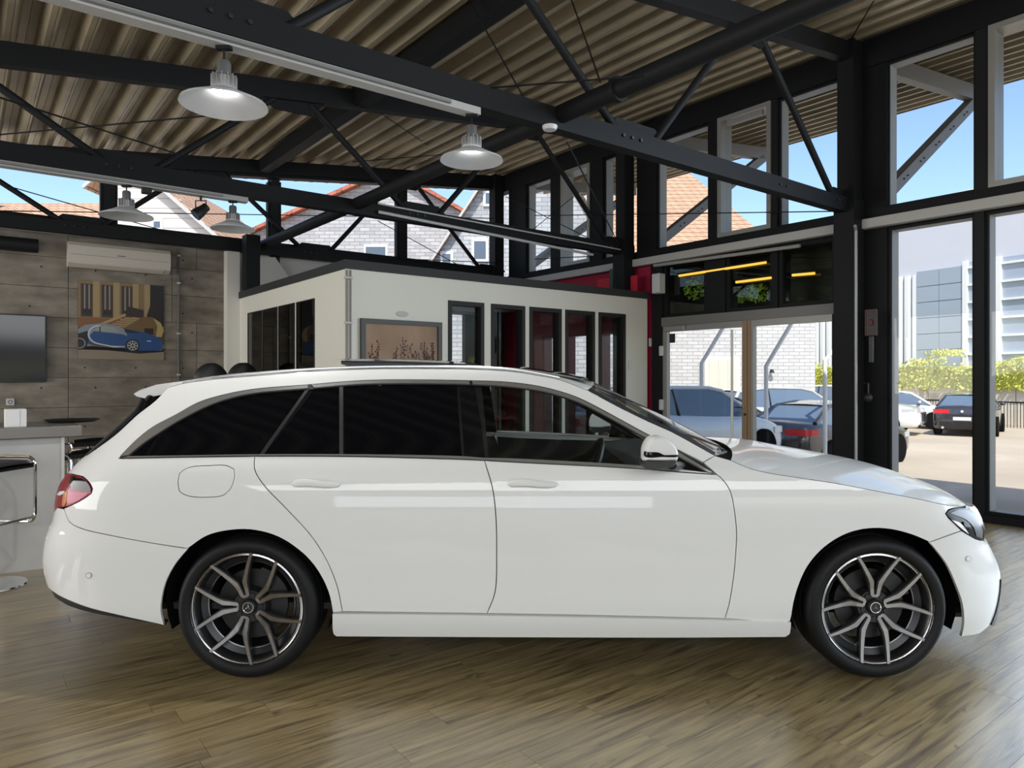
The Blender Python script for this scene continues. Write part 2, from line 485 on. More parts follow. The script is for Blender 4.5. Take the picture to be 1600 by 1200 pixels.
ROOF_E = [(262,606),(282,600),(325,593.5),(400,587),(482,580.5),(560,577),(640,576),(737,577),(800,580.5),(837,586),(875,593.5),(919,610)]
A_LINE = [(919,610),(950,627),(1000,652.5),(1050,675),(1087,695),(1117,712)]
side = panel('side_panel', [
    [(293.6,857),(240,849),(180,838),(125,825),(108,815),(100,794.5)], LIGHT_R, [(106,739),(120,724),(140,707),(150,702)],
    [(150,702),(180,680),(215,648),(244,625),(262,606)], ROOF_E, A_LINE, [(1117,712),(1099,722.5)], [(1099,722.5)] + TRIM_OUT[-3:0:-1][0:],
    [(185,716.5),(290,714.5),(398,713)], DOOR_R, [(535,955.5),(520,957)],
    [(520,957),(513,925),(496,891),(472.5,864),(435,839),(398,828.5),(364,828),(324,837),(293.6,857)]], WHITE, holes=[fuel])
flap = panel('fuel_flap', fuel, WHITE, gap=.003, far=False, parent=side)
panel('rear_door', [[tuple(p) for p in cut(BELT_LO, 398, 757)], SPLIT, [(761,958.5),(640,957),(535,955.5)], DOOR_R[::-1]], WHITE)
panel('front_door', [[tuple(p) for p in cut(BELT_LO, 757, 1120)], DOOR_F, [(1132.6,966.4),(950,962),(761,958.5)], SPLIT[::-1]], WHITE)
panel('sill_panel', [[(520,957.5),(640,958.2),(766,960),(950,963.5),(1137,967.5),(1235,970.5)], [(1235,970.5),(1233,988),(1226,993)],
                     [(1226,993),(1060,994),(800,993.5),(526,992)], [(526,992),(521.5,988),(520,957.5)]], WHITE, off=.011, thick=.06, gap=.0015)
HOOD_E = [(1142,719),(1170,731),(1200,738.5),(1250,746.5),(1300,754),(1370,767),(1430,778.5),(1480,789),(1500,792)]
panel('front_fender', [[(1117,712),(1142,719)], HOOD_E, [(1500,792),(1481.7,796.5),(1477,803),(1488.7,816),(1499,826),(1502,829)], [(1502,829),(1452.5,847)],
                       [(1452.5,847),(1424.5,835.4),(1391,827),(1357,826),(1323,834),(1289.5,854),(1262.5,884),(1245.6,921.5),(1239,948.5),(1237,962)],
                       [(1237,962),(1235,969.8),(1132.6,966.4)], DOOR_F[::-1], [(1120,741.5),(1099,722.5)], [(1099,722.5),(1117,712)]], WHITE)
rbump = panel('rear_bumper', [[(100,795.5),(108,815),(125,825),(180,838),(240,849),(293.6,857.5)], [(293.6,857.5),(270,888),(256.5,918),(251.5,955),(256.5,977)],
                      [(256.5,977),(189,962),(135,948.5),(91,930),(76,919)], [('S', -2.42, .40), ('S', S0, .42), ('S', S0, .655), ('S', -2.42, .70)], [(90,793),(100,795.5)]], WHITE)
panel('valance', [[(76,917),(91,929),(135,947.5),(189,961),(257,976)], [(257,979.5),(202,971),(135,959),(101,948),(82,936)], [('S', -2.42, .30), ('S', S0, .30), ('S', S0, .43), ('S', -2.42, .41)]], BLACK, off=-.012, thick=.03)
panel('tailgate', [[(106,739),(120,724),(140,707),(150,702)], [('S', -2.30, 1.02), ('S', S0, 1.03), ('S', S0, .66), ('S', -2.42, .69)], [(88,790),(97,764),(106,739)]], WHITE, off=-.004)
panel('rear_window', [[(150,702),(180,680),(215,648),(246,623)], [('S', -2.25, 1.34), ('S', S0, 1.34), ('S', S0, 1.03), ('S', -2.30, 1.02)]], TINT, off=.004)
# --- rear lamp: clear dark upper corner, red left, pink lower
lamp = panel('tail_light', [LIGHT_R, [(106,739)], [('S', -2.36, .89), ('S', -2.72, .88), ('S', -2.72, .74), ('S', -2.40, .725)], [(92,793),(97,793.5),(106.7,791.7)]],
             mat('lamp_red', (.22, .004, .012), .18, spec=.25), off=.003, label='red and black tail light')
panel('lamp_corner', [[(112,744),(128,748),(136,752),(141,759),(143.5,765),(142.5,768)], [(142.5,768),(126,766),(114,763)], [(114,763),(110,756),(112,744)]], GLOSSB, parent=lamp, off=.006, far=False, gap=0)
panel('lamp_lens', [[(108,767),(122,769),(140,770.5)], [(140,770.5),(126,781),(110,788)], [(110,788),(106,784),(108,767)]], mat('lamp_pink', (.50, .10, .17), .2, spec=.2), parent=lamp, off=.006, far=False, gap=0)
panel('lamp_amber', [[(101,771),(106.5,768)], [(106.5,768),(104.5,785),(102,791)], [(102,791),(99,790),(101,771)]], mat('lamp_amber', (.55, .18, .03), .2, spec=.2), parent=lamp, off=.006, far=False, gap=0)
panel('reverse_lamp', [[(91,773),(96,768),(103,767.5)], [(103,767.5),(101,772),(95,774.5),(91,773)]], mat('lamp_white', (.8, .78, .76), .1, coat=1), parent=lamp, off=.007, far=False, gap=0)
# --- front end
fbump = panel('front_bumper', [[(1502,829.5),(1452.5,847.5)], [(1452.5,847.5),(1478.5,881),(1495,918),(1504,945),(1506,975.5),(1502,995)], [(1502,995),(1530.7,989.7),(1546,977)],
                       [('S', XF+.80, .22), ('S', S3, .20), ('S', S3, .66), ('S', XF+.98, .62)], [(1540,846),(1523.7,842),(1505,831),(1502,829.5)]], WHITE)
panel('front_grille', [[('S', XF+1.02, .44), ('S', S3, .40), ('S', S3, .70), ('S', XF+1.06, .70), ('S', XF+1.02, .44)]], GLOSSB, off=.004)
panel('nose_panel', [[('S', XF+.64, .66), ('S', S3, .655), ('S', S3, .715), ('S', XF+.98, .76), ('S', XF+.64, .79), ('S', XF+.64, .66)]], WHITE, off=-.003)
panel('bumper_intake', [[(1562.5,905),(1561,927),(1555,955),(1547,976)], [(1547,976),(1551,976.5),(1558,958),(1563,926),(1562.5,905)], ], BLACK, parent=fbump, off=.006, far=False, gap=0)
HL = [[(1477.5,803),(1481.7,797),(1498,793),(1514,795),(1526,800.7)], [(1526,800.7),(1534,815),(1538,831),(1537,845.5)], [(1537,845.5),(1523.7,841.5),(1505,830),(1488.7,816),(1477.5,803)]]
hl = panel('headlight', HL, mat('lamp_bezel', (.012, .012, .013), .2, spec=.3), off=.002, label='clear headlight with black edge')
panel('headlight_reflector', [[(1483,802),(1498,796.5),(1512,798.5),(1522,804)], [(1522,804),(1530,818),(1534,831),(1533,841)], [(1533,841),(1524,838)], [(1524,838),(1520,824),(1508,812),(1494,806),(1483,802)]], mat('lamp_mirror', (.11,.115,.125), .3, metal=.5), parent=hl, off=.005, far=False, gap=0)
panel('daytime_lamp', [[(1486,812),(1497,816),(1507,826),(1512,834)], [(1512,834),(1505,829),(1490,816),(1486,812)]], mat('lamp_white2', (.85, .87, .9), .1), parent=hl, off=.006, far=False, gap=0)
panel('light_projector', [[(1503,815),(1509,816),(1514,823),(1511,828),(1505,824),(1503,815)]], GLOSSB, parent=hl, off=.008, far=False, gap=0)
for (x, y, par) in ((139,899,rbump), (1513,873,fbump)):
    panel('parking_sensor', [[(x+5*math.cos(t), y+5*math.sin(t)) for t in np.linspace(0, 2*math.pi, 13)]], CHROME, parent=par, off=.002, far=False, gap=0, sp=.01, thick=.004)
    panel('parking_sensor', [[(x+3.6*math.cos(t), y+3.6*math.sin(t)) for t in np.linspace(0, 2*math.pi, 13)]], WHITE, parent=par, off=.0028, far=False, gap=0, sp=.01, thick=.003)
# --- glasshouse
panel('window_surround', [[tuple(p) for p in cut(TRIM_IN, 200, 752)], [(752,602),(764,716)], [tuple(p) for p in cut(BELT_UP, 760, 200)]], BLACK, off=-.016, thick=0, gap=0)
q0 = [tuple(p) for p in cut(TRIM_IN, 201, 481)]
panel('quarter_window', [q0, [(481,608),(404,709.5)], [tuple(p) for p in cut(BELT_UP, 404, 201)]], TINT, off=-.006)
panel('rear_fixed_window', [[(489,607.8),(529.5,604)], [(529.5,604),(529.5,709.5)], [(529.5,709.5),(412,709.5)], [(412,709.5),(489,607.8)]], TINT, off=-.006)
panel('rear_door_window', [[tuple(p) for p in cut(TRIM_IN, 537, 714)], [(714,601.3),(722,712.5)], [tuple(p) for p in cut(BELT_UP, 722, 537)], [(537,709.6),(537,604)]], TINT, off=-.006)
panel('door_pillar_cover', [[(717,601.5),(742,601.6)], [(742,601.6),(752,660),(758,715)], [(758,715),(725,712.7)], [(725,712.7),(717,601.5)]], GLOSSB, off=-.002)
fw = [tuple(p) for p in cut(TRIM_IN, 744, 1028)]
panel('front_door_window', [fw, [fw[-1], (1030,729.8)], [tuple(p) for p in cut(BELT_UP, 1030, 760)], [(760,715),(752,660),(744,601.8)]], glass_mat('car_window', (.80, .84, .83)), off=-.006, thick=0)
panel('mirror_corner', [[tuple(p) for p in cut(TRIM_IN, 1030, 1100)], [tuple(p) for p in cut(BELT_UP, 1100, 1030)]], GLOSSB, off=-.004)
up = lambda L: [(x, y-1.2) for x, y in L]
panel('trim_seal', [up([tuple(p) for p in cut(TRIM_OUT, 187, 1118)]), [(1119,742),(1104,739)], [tuple(p) for p in cut(TRIM_IN, 1103, 201)], [(200,713.5),(187,716)]], BLACK, off=-.003, thick=.006, gap=0, sp=.03)
panel('window_trim', [[tuple(p) for p in cut(TRIM_OUT, 187, 482)], [(482,601),(482,608)], [tuple(p) for p in cut(TRIM_IN, 481, 201)], [(200,712.5),(187,714.5)]], CHROME, off=.003, thick=.01, gap=.0040, sp=.03)
panel('window_trim', [[tuple(p) for p in cut(TRIM_OUT, 486, 734)], [(734,594.5),(735,601.5)], [tuple(p) for p in cut(TRIM_IN, 735, 490)], [(490,607.5),(486,600.8)]], CHROME, off=.003, thick=.01, gap=.0040, sp=.03)
panel('window_trim', [[tuple(p) for p in cut(TRIM_OUT, 737, 1118)], [(1118,740),(1104,738)], [tuple(p) for p in cut(TRIM_IN, 1103, 738)]], CHROME, off=.003, thick=.01, gap=.0040, sp=.03)
panel('beltline_trim', [[tuple(p) for p in cut(BELT_UP, 203, 1102)], [(1104,738),(1118,741)], [tuple(p) for p in cut(BELT_LO, 1117, 190)], [(190,716),(203,712.4)]], CHROME, off=.004, thick=.012, gap=.0022, sp=.03)
panel('door_seal', [[(482.5,601),(487,602)], [(487,602),(411,711)], [(411,711),(404,711)], [(404,711),(482.5,601)]], BLACK, off=-.002, thick=.01, gap=0)
panel('window_divider', [[(530,603.5),(536,603.5)], [(536,603.5),(536,711)], [(536,711),(530,711)], [(530,711),(530,603.5)]], mat('rubber_strip', (.03,.03,.03), .4), off=-.001, gap=0)
for sgs, nm in (([[tuple(p) for p in cut(BELT_LO, 410, 750)], SPLIT, [(755,950),(545,950)], [(545,950),(420,740),(410,714)]], 'door_lining'),
                ([[tuple(p) for p in cut(BELT_LO, 765, 1115)], [(1130,800),(1120,955)], [(1120,955),(775,955)], [(775,955),(765,720)]], 'door_lining')):
    panel(nm, sgs, LINING, off=-.05, thick=0, gap=0)
# --- door handles: dished recess, bar
def handle(x0, x1, yc):
    c = px_sz(((x0+x1)/2, yc)); a = px_sz((x0, yc)); b = px_sz((x1, yc)); L = b[0]-a[0]
    m = M(); rows = []
    for t in np.linspace(0, 1, 17):
        s = a[0]+L*t; z = c[1] + .004*math.sin(t*6.0)
        h = (.013 + .005*(1-t)) * (min(1, math.sqrt(max(0, 1-(2*abs(t-.5))**8))) + .02); out = .010+.026*math.sin(math.pi*min(max(t, .0), 1))**.45
        ring = []
        for k in range(10):
            an = 2*math.pi*k/10; p, n = SP(s, z+h*math.sin(an), 0); ring.append(tuple(p+n*(out+.009*math.cos(an)-.008)))
        rows.append(ring+[ring[0]])
    m.grid(rows)
    h = obj('door_handle', m, WHITE, CAR, smooth=True, angle=80); FAR.append(h)
handle(456, 533, 756.5); handle(793, 873, 756.5)
# --- roof, windscreen, bonnet
def edge3(line, step=12, off=0.0):
    return [SP(*px_sz(p), off)[0] for p in catmull(line, step)]
def loft(name, edge, centre, material, p=2.2, n=9, parent=CAR, drop=0.0, label=None):
    rows = []
    for i, e in enumerate(edge):
        c = centre(e, i/(len(edge)-1)); r = []
        for q in np.r_[np.linspace(0, 1, n), np.linspace(1, 0, n)[1:]]:
            k = len(r); sg = -1 if k < n else 1; ye = YC-e[1]
            r.append((e[0]+(c[0]-e[0])*(1-(1-q)**2), YC+sg*ye*(1-q), e[2]+(c[1]-e[2])*(1-(1-q)**p)-drop))
        rows.append(r)
    o = obj(name, M().grid(rows), material, parent, smooth=True, angle=60)
    if label: o['label'] = label
    return o
zc = pchip([-2.1,-1.97,-1.81,-1.524,-1.143,-.914,-.61,-.24,0,.141,.286,.47], [1.345,1.38,1.409,1.440,1.468,1.477,1.480,1.478,1.468,1.452,1.430,1.388])
re = edge3(ROOF_E)
rf = loft('roof', re, lambda e, t: (e[0]+.02+.07*t, float(zc(e[0]+.02+.07*t))), WHITE, p=2.0)
loft('headliner', re, lambda e, t: (e[0]+.02+.07*t, float(zc(e[0]+.02+.07*t))), LINING, p=2.0, drop=.035)
ae = edge3(A_LINE)
loft('windscreen', ae, lambda e, t: (e[0]+.09+.17*t, 1.388-.375*t), glass_mat('car_window', (.80, .84, .83)), p=2.0)
for sg in (-1, 1):
    m = M(); rows = []
    for e in ae: rows.append([(e[0], YC+sg*(YC-e[1]), e[2]), (e[0]+.015, YC+sg*(YC-e[1]-.05), e[2]+.012)])
    obj('windscreen_seal', m.grid(rows), BLACK, CAR, smooth=True)
he = edge3(HOOD_E)
hc = pchip([1.20,1.44,1.62,1.84,2.07,2.24,2.36,2.46,2.535], [1.040,1.030,1.000,.962,.915,.860,.815,.765,.71])
x0h, x1h = he[0][0], he[-1][0]
loft('hood', he, lambda e, t: (1.20+(2.535-1.20)*(e[0]-x0h)/(x1h-x0h), float(hc(1.20+(2.535-1.20)*(e[0]-x0h)/(x1h-x0h)))), WHITE, p=2.6, n=12)
hr = []                                                  # rolled front edge of the bonnet, down to the grille
e = he[-1]; n = 12
for k in range(4):
    r = []
    for q in np.r_[np.linspace(0, 1, n), np.linspace(1, 0, n)[1:]]:
        sg = -1 if len(r) < n else 1; ye = YC-e[1]; c = (2.535, float(hc(2.535)))
        h = np.array((e[0]+(c[0]-e[0])*(1-(1-q)**2), YC+sg*ye*(1-q), e[2]+(c[1]-e[2])*(1-(1-q)**2.6)))
        g = SP(XF+.60+(S3-XF-.60)*q, .800-.075*q, .002)[0]; g = np.array((max(g[0], h[0]+.004), YC+sg*(YC-g[1]), min(g[2], h[2]-.004)))
        p = h if k == 0 else (h*.45+g*.55+np.array((.012, 0, .008)) if k == 1 else (g if k == 2 else g+np.array((-.012, 0, -.06))))
        r.append(tuple(p))
    hr.append(r)
obj('hood_lip', M().grid(hr), WHITE, CAR, smooth=True, angle=70)
m = M(); rows = []                                       # hood's rear lip and the dark scuttle under it
for k in range(25):
    q = -1+k/12; y = YC+q*.80; xq = 1.05+.17*(1-q*q); rows.append([(xq-.34+.10*abs(q), y, .955+.02*(1-q*q)), (xq+.03, y, 1.000+.01*(1-q*q))])
obj('scuttle', m.grid(rows), BLACK, CAR, smooth=True)
m = M()
m.tube([(.98, YC-.70, 1.03), (1.08, YC-.62, 1.035), (1.05, YC-.25, 1.05), (.95, YC+.12, 1.06)], .008, 6)
obj('wiper', m, BLACK, CAR, smooth=True)
# spoiler at the roof's rear edge
rows = []
for k in range(21):
    q = -1+k/10; y = YC+q*.615; bk = .07*(1-q*q)-.03*abs(q)**6; dz = .025*(1-q*q)
    prof = [(-1.66, 1.392+dz), (-1.80, 1.374+dz), (-1.92-bk, 1.342+dz), (-1.945-bk, 1.327+dz), (-1.93-bk, 1.315+dz), (-1.86, 1.305+dz*.6), (-1.72, 1.335)]
    rows.append([(x, y, z) for x, z in prof]+[(prof[0][0], y, prof[0][1])])
mm = M().grid(rows); kk = len(rows[0])
mm.f += [tuple(range(kk-1)), tuple(range(20*kk, 20*kk+kk-1))]
obj('roof_spoiler', mm, WHITE, CAR, smooth=True, angle=50)
# roof mouldings and the raised glass of the open sunroof
for sg in (-1, 1):
    pth = [(p[0], YC+sg*(YC-p[1]-.035), p[2]+.012) for p in edge3(ROOF_E[2:-1])]
    obj('roof_moulding', M().tube(pth, .0065, 6), CHROME, CAR, smooth=True)
m = M(); rows = []
for x, z0 in ((-.96, 1.502), (-.90, 1.508), (-.6, 1.505), (-.3, 1.494), (-.19, 1.482)):
    rows.append([(x, YC-.50+k*.1, z0+.012*(1-((k-5)/5)**2)) for k in range(11)])
m.grid(rows); m.grid([[(p[0], p[1], p[2]-.012) for p in r] for r in rows])
obj('sunroof_glass', m, GLOSSB, CAR, smooth=True)
obj('sunroof_frame', M().prism([(-.90,1.500),(-.90,1.482),(-.86,1.470),(-.20,1.468),(-.20,1.480)], YC-.47, YC+.47), BLACK, CAR)
m = M(); rows = []
for x, z0 in ((.05, 1.468), (.15, 1.455), (.25, 1.440), (.34, 1.425), (.42, 1.405)):
    rows.append([(x, YC-.50+k*.1, z0+.008-.03*abs((k-5)/5)**2) for k in range(11)])
obj('front_roof_glass', m.grid(rows), GLOSSB, CAR, smooth=True)
# --- door mirror
mp = px_sz((1040, 728)); p0, n0 = SP(*mp); Ym = 3.20
def pm(x, y, Y): return ((x-800)/F_PX*Y, Y, EYE+(HZ-y)/F_PX*Y)
def mirror_shell(name, outline, Y0, Y1, material, parent, rnd_=.72):
    cx = sum(p[0] for p in outline)/len(outline); cy = sum(p[1] for p in outline)/len(outline); rows = []
    pts = catmull(outline+[outline[0]], 3)[:-1]
    for t, k in ((0, .0), (0, .5), (0, .80), (.12, .94), (.35, 1.0), (.7, 1.0), (1, .93), (1, .0)):
        rows.append([pm(cx+(p[0]-cx)*k, cy+(p[1]-cy)*k, Y0)[0:1]+(Y0+(Y1-Y0)*t,)+pm(cx+(p[0]-cx)*k, cy+(p[1]-cy)*k, Y0)[2:] for p in pts])
        rows[-1].append(rows[-1][0])
    return obj(name, M().grid(rows), material, parent, smooth=True, angle=50)
mc = mirror_shell('door_mirror', [(1007.5,721),(1008,705),(1012.5,692.5),(1020,684.5),(1032.5,682),(1047.5,688),(1057.5,697.5),(1062.5,708),(1061,720),(1050,721.5),(1030,722)], 3.07, 3.20, WHITE, CAR)
mirror_shell('mirror_base', [(1006,719),(1030,720),(1061,718),(1058,727),(1050,731.5),(1031,733.5),(1008,733)], 3.09, 3.25, BLACK, mc)
mirror_shell('indicator_strip', [(1009,706),(1030,707),(1038,711),(1062,711.5),(1062,714),(1035,714.5),(1009,714.5)], 3.062, 3.12, GLOSSB, mc)
obj('mirror_arm', M().tube([pm(1050,727,3.2), pm(1064,728,3.34)], .022, 8), BLACK, mc, smooth=True)
FAR.append(mc)
# --- wheels
def wheel(x, turn, name_first):
    """child of the car: rim barrel; sub-parts tyre, spokes, hub cap, emblem, brake disc"""
    yf = -.905                                     # outer face, lateral from centre plane
    rim = obj('wheel', M().lathe([(.262,0.0),(.2625,.008),(.255,.012),(.248,.010),(.240,.022),(.236,.06),(.205,.075),(.200,.20),(.262,.215),(.266,.06),(.262,0.0)], (0,0,0), 64, 'y'), ALLOY, None, smooth=True, angle=30, local=True)
    rim.parent = CAR; rim.location = (x-CAR.location.x, yf, ZW)
    rim.data.materials.append(ANTHR)
    cen = [p.center for p in rim.data.polygons]
    for p, c in zip(rim.data.polygons, cen):
        if c.y > .013: p.material_index = 1
    Rt = .333
    prof = [(.258,.012),(.264,.002),(.280,-.006),(.300,-.008),(.315,.002),(.326,.018),(.332,.035),(Rt,.06)]
    for q in (.075, .12, .165, .205): prof += [(Rt, q-.004), (Rt-.007, q-.003), (Rt-.007, q+.003), (Rt, q+.004)]
    prof += [(.330,.222),(.318,.238),(.29,.246),(.262,.235)]
    obj('tyre', M().lathe(prof, (0,0,0), 72, 'y', close=True), RUBBER, rim, smooth=True, angle=40, local=True)
    obj('brake_disc', M().lathe([(.02,.09),(.165,.09),(.165,.112),(.02,.112)], (0,0,0), 40, 'y'), mat('disc_iron', (.03,.03,.03), .4, metal=.5), rim, smooth=True, angle=30, local=True)
    obj('brake_caliper', M().prism([(math.cos(t)*r, math.sin(t)*r) for r, ts in ((.185, np.linspace(.3, 1.3, 8)), (.11, np.linspace(1.3, .3, 8))) for t in ts], .06, .13), BLACK, rim, local=True)
    obj('rim_ring', M().tube([(.206*math.cos(t), .072, .206*math.sin(t)) for t in np.linspace(0, 2*math.pi, 49)[:-1]], .0035, 5, closed=True), mat('dull_alloy', (.22,.22,.22), .35, metal=1), rim, smooth=True, local=True)
    for k in range(5):
        d = R(turn + 72*k); bod, face = M(), M()
        def pt(r, a, y): return (r*math.cos(d+a), y, r*math.sin(d+a))
        for sg in (-1, 1):
            # arm centre line: (radius, lateral offset or angle, half width, y)
            st = [(.052, sg*.0125, .0075, .030), (.085, sg*.0165, .0085, .027), (.118, sg*.0215, .0105, .022), (.150, sg*.0385, .0085, .017), (.200, sg*.0700, .0070, .011), (.254, sg*.1075, .0062, .004)]
            for mm, wd, y0, y1 in ((face, 1.0, .0, .004), (bod, 1.55, .005, .034)):
                vs = []; n = len(st)
                for i, (r, o, w, y) in enumerate(st):
                    a, b = st[max(i-1, 0)], st[min(i+1, n-1)]; tx, ty = b[0]-a[0], b[1]-a[1]; l = math.hypot(tx, ty); nx, ny = -ty/l, tx/l
                    for q, yy in ((-1, y0), (1, y0), (1, y1), (-1, y1)):
                        px_, py_ = r+nx*w*wd*q, o+ny*w*wd*q; vs.append((px_*math.cos(d)-py_*math.sin(d), y+yy, px_*math.sin(d)+py_*math.cos(d)))
                fs = [(0,1,2,3), (4*n-1,4*n-2,4*n-3,4*n-4)]
                for i in range(n-1):
                    for q in range(4): fs.append((4*i+q, 4*i+(q+1) % 4, 4*i+4+(q+1) % 4, 4*i+4+q))
                mm.add(vs, fs)
        ro, hw = .052, .0195
        vs = [(r*math.cos(d)-o*math.sin(d), y, r*math.sin(d)+o*math.cos(d)) for y in (.030, .036) for r, o in ((.046,-.012), (.046,.012), (.058,.020), (.058,-.020))]
        face.add(vs, [(0,1,2,3), (7,6,5,4), (0,4,5,1), (1,5,6,2), (2,6,7,3), (3,7,4,0)])
        obj('spoke', bod, ANTHR, rim, local=True)
        obj('spoke_face', face, ALLOY, rim, local=True)
    obj('wheel_hub', M().lathe([(0,.040),(.075,.040),(.085,.060),(.085,.10),(0,.10)], (0,0,0), 32, 'y'), ANTHR, rim, smooth=True, angle=30, local=True)
    for k in range(5):
        t = R(turn+36+72*k); obj('wheel_bolt', M().lathe([(0,.034),(.010,.034),(.012,.044),(.012,.06)], (.056*math.cos(t), 0, .056*math.sin(t)), 10, 'y'), BLACK, rim, smooth=True, angle=30, local=True)
    obj('hub_cap', M().lathe([(0,.022),(.028,.022),(.031,.025),(.034,.022),(.037,.030),(.037,.06)], (0,0,0), 32, 'y'), BLACK, rim, smooth=True, angle=30, local=True)
    st = M().tube([(.0245*math.cos(t), .020, .0245*math.sin(t)) for t in np.linspace(0, 2*math.pi, 25)[:-1]], .0021, 6, closed=True)
    for k in range(3):
        t = R(90+120*k); c, s_ = math.cos(t), math.sin(t)
        v = [(c*.0235, .0205, s_*.0235), (-s_*.0042, .0205, c*.0042), (s_*.0042, .0205, -c*.0042), (0, .0165, 0)]
        st.add(v, [(0,1,3), (0,3,2), (1,2,3), (0,2,1)])
    obj('star_emblem', st, SHINY, rim, local=True)
    return rim
wr = wheel(XR, 36, True); wf = wheel(XF, 16, False)
for w_ in (wr, wf):
    c = copy_tree(w_, CAR); c.location.y = -w_.location.y; c.scale = (1, -1, 1)
# --- wheel wells, floor pan
for x in (XR, XF):
    for sg in (-1, 1):
        prof = [(.40, 0.0), (.405, .30), (.02, .30)]
        m = M(); n = 24; v = []; f = []
        ys = [YC+sg*(.865), YC+sg*.60]
        for i in range(n+1):
            t = math.pi*(-.12+1.24*i/n)
            for yy in ys: v.append((x+.393*math.cos(t), yy, ZW+.035+.393*math.sin(t)))
        for i in range(n): f.append((2*i, 2*i+1, 2*i+3, 2*i+2))
        k = len(v); v.append((x, ys[1], ZW)); f += [(2*i+1, 2*i+3, k) for i in range(n)]
        obj('wheel_arch_liner', m.add(v, f), mat('arch_liner', (.006,.006,.006), .95, spec=.1), CAR, smooth=True, angle=40)
m = M().box(-.86, 1.32, YC-.84, YC+.84, .19, .235, .02)
m.box(-2.1, -1.6, YC-.70, YC+.70, .29, .40, .03); m.box(-1.62, -.84, YC-.58, YC+.58, .22, .42, .03); m.box(1.3, 2.32, YC-.58, YC+.58, .20, .34, .03); m.box(2.0, 2.40, YC-.68, YC+.68, .21, .30, .03)
obj('underbody', m, BLACK, CAR)
obj('mud_flap', M().box(2.02, 2.06, YC-.80, YC-.60, .17, .26, .005), BLACK, CAR)
# --- inside
LEATH = mat('black_leather', (.018,.018,.019), .45)
for sg in (-1, 1):
    y = YC+sg*.37; m = M()
    m.box(-.18, .34, y-.24, y+.24, .42, .62, .06)
    st = obj('front_seat', m, LEATH, CAR, smooth=True)
    rows = []
    for t in np.linspace(0, 1, 9):
        x = -.16-.26*t; z = .55+.55*t; w = .25-.05*t*t; rows.append([(x+dx, y+q*w, z) for q, dx in ((-1,.02),(-.8,.08),(0,.05),(.8,.08),(1,.02),(.8,-.06),(0,-.08),(-.8,-.06),(-1,.02))])
    mm = M().grid(rows); mm.f.append(tuple(8*9+i for i in range(8)))
    obj('seat_back', mm, LEATH, st, smooth=True, angle=60)
    obj('headrest', M().box(-.53, -.42, y-.13, y+.13, 1.14, 1.32, .05), LEATH, st, smooth=True)
obj('rear_seat', M().box(-1.05, -.62, YC-.68, YC+.68, .45, .66, .06).box(-1.22, -1.02, YC-.68, YC+.68, .55, 1.10, .06), LEATH, CAR, smooth=True)
obj('dashboard', M().prism([(.52,.62),(.50,.86),(.60,.955),(.86,.985),(1.05,.965),(1.05,.6)], YC-.78, YC+.78), LINING, CAR, smooth=True)
sw = M().tube([(.42+.18*math.sin(t)*.35, YC-.37+.18*math.cos(t), .90+.18*math.sin(t)*.94) for t in np.linspace(0, 2*math.pi, 33)[:-1]], .016, 8, closed=True)
sw.box(.40, .46, YC-.43, YC-.31, .85, .95, .02).bar((.43, YC-.53, .9), (.43, YC-.21, .9), .03, .04).bar((.45, YC-.37, .9), (.65, YC-.37, .85), .06, .06)
obj('steering_wheel', sw, LEATH, CAR, smooth=True)
obj('inner_mirror', M().box(.40, .43, YC-.13, YC+.13, 1.24, 1.30, .02), BLACK, CAR, smooth=True)
obj('cabin_floor', M().box(-1.9, 1.1, YC-.80, YC+.80, .30, .33), LINING, CAR)
obj('load_cover', M().box(-2.0, -1.2, YC-.72, YC+.72, .93, .95), LINING, CAR)
for o in FAR:
    c = copy_tree(o, CAR); c.location = (o.location.x, -o.location.y, o.location.z); c.scale = (1, -1, 1)
# ================================================================== THE HALL
A0, B0, BOX_A, BOX_B = 7.95, 10.63, 3.169, 6.903       # glass front, rear wall, corner of the office
TRUSS = (3.916, 7.276, 10.46)
def roof_z(a): return 4.17 + 0.12*a
def PB(x, y, b):                                        # photo pixel on the plane b = const -> (a, b, z)
    t = (x-800)/F_PX; a = (VB[0]*b*-1 + t*VB[1]*b)/(VA[0]-t*VA[1]); Y = VA[1]*a+VB[1]*b
    return (a, b, EYE+(HZ-y)/F_PX*Y)
def PA(x, y, a):                                        # on the plane a = const
    t = (x-800)/F_PX; b = (VA[0]*a-t*VA[1]*a)/(t*VB[1]-VB[0]); Y = VA[1]*a+VB[1]*b
    return (a, b, EYE+(HZ-y)/F_PX*Y)
STEEL = mat('steel_paint', (.011,.0115,.0125), .58, spec=.18)
FRAME = mat('frame_paint', (.013,.0135,.015), .58, spec=.2)
REVEAL = mat('reveal_grey', (.36,.37,.38), .45)
DARKF = mat('dark_frame', (.009,.0095,.0105), .58, spec=.18)
GREY = mat('grey_trunking', (.42,.41,.39), .5)
ALU = mat('anodised_alu', (.32,.31,.29), .38, metal=.35)
PANE = glass_mat('window_glass', (.96,.97,.97), .45)
DARKPANE = glass_mat('tinted_pane', (.30,.32,.33))
PLASTER = mat('white_plaster', (.68,.66,.58), .75, bump=(60,.04))
FASCIA = mat('fascia_grey', (.035,.036,.035), .6, spec=.25)

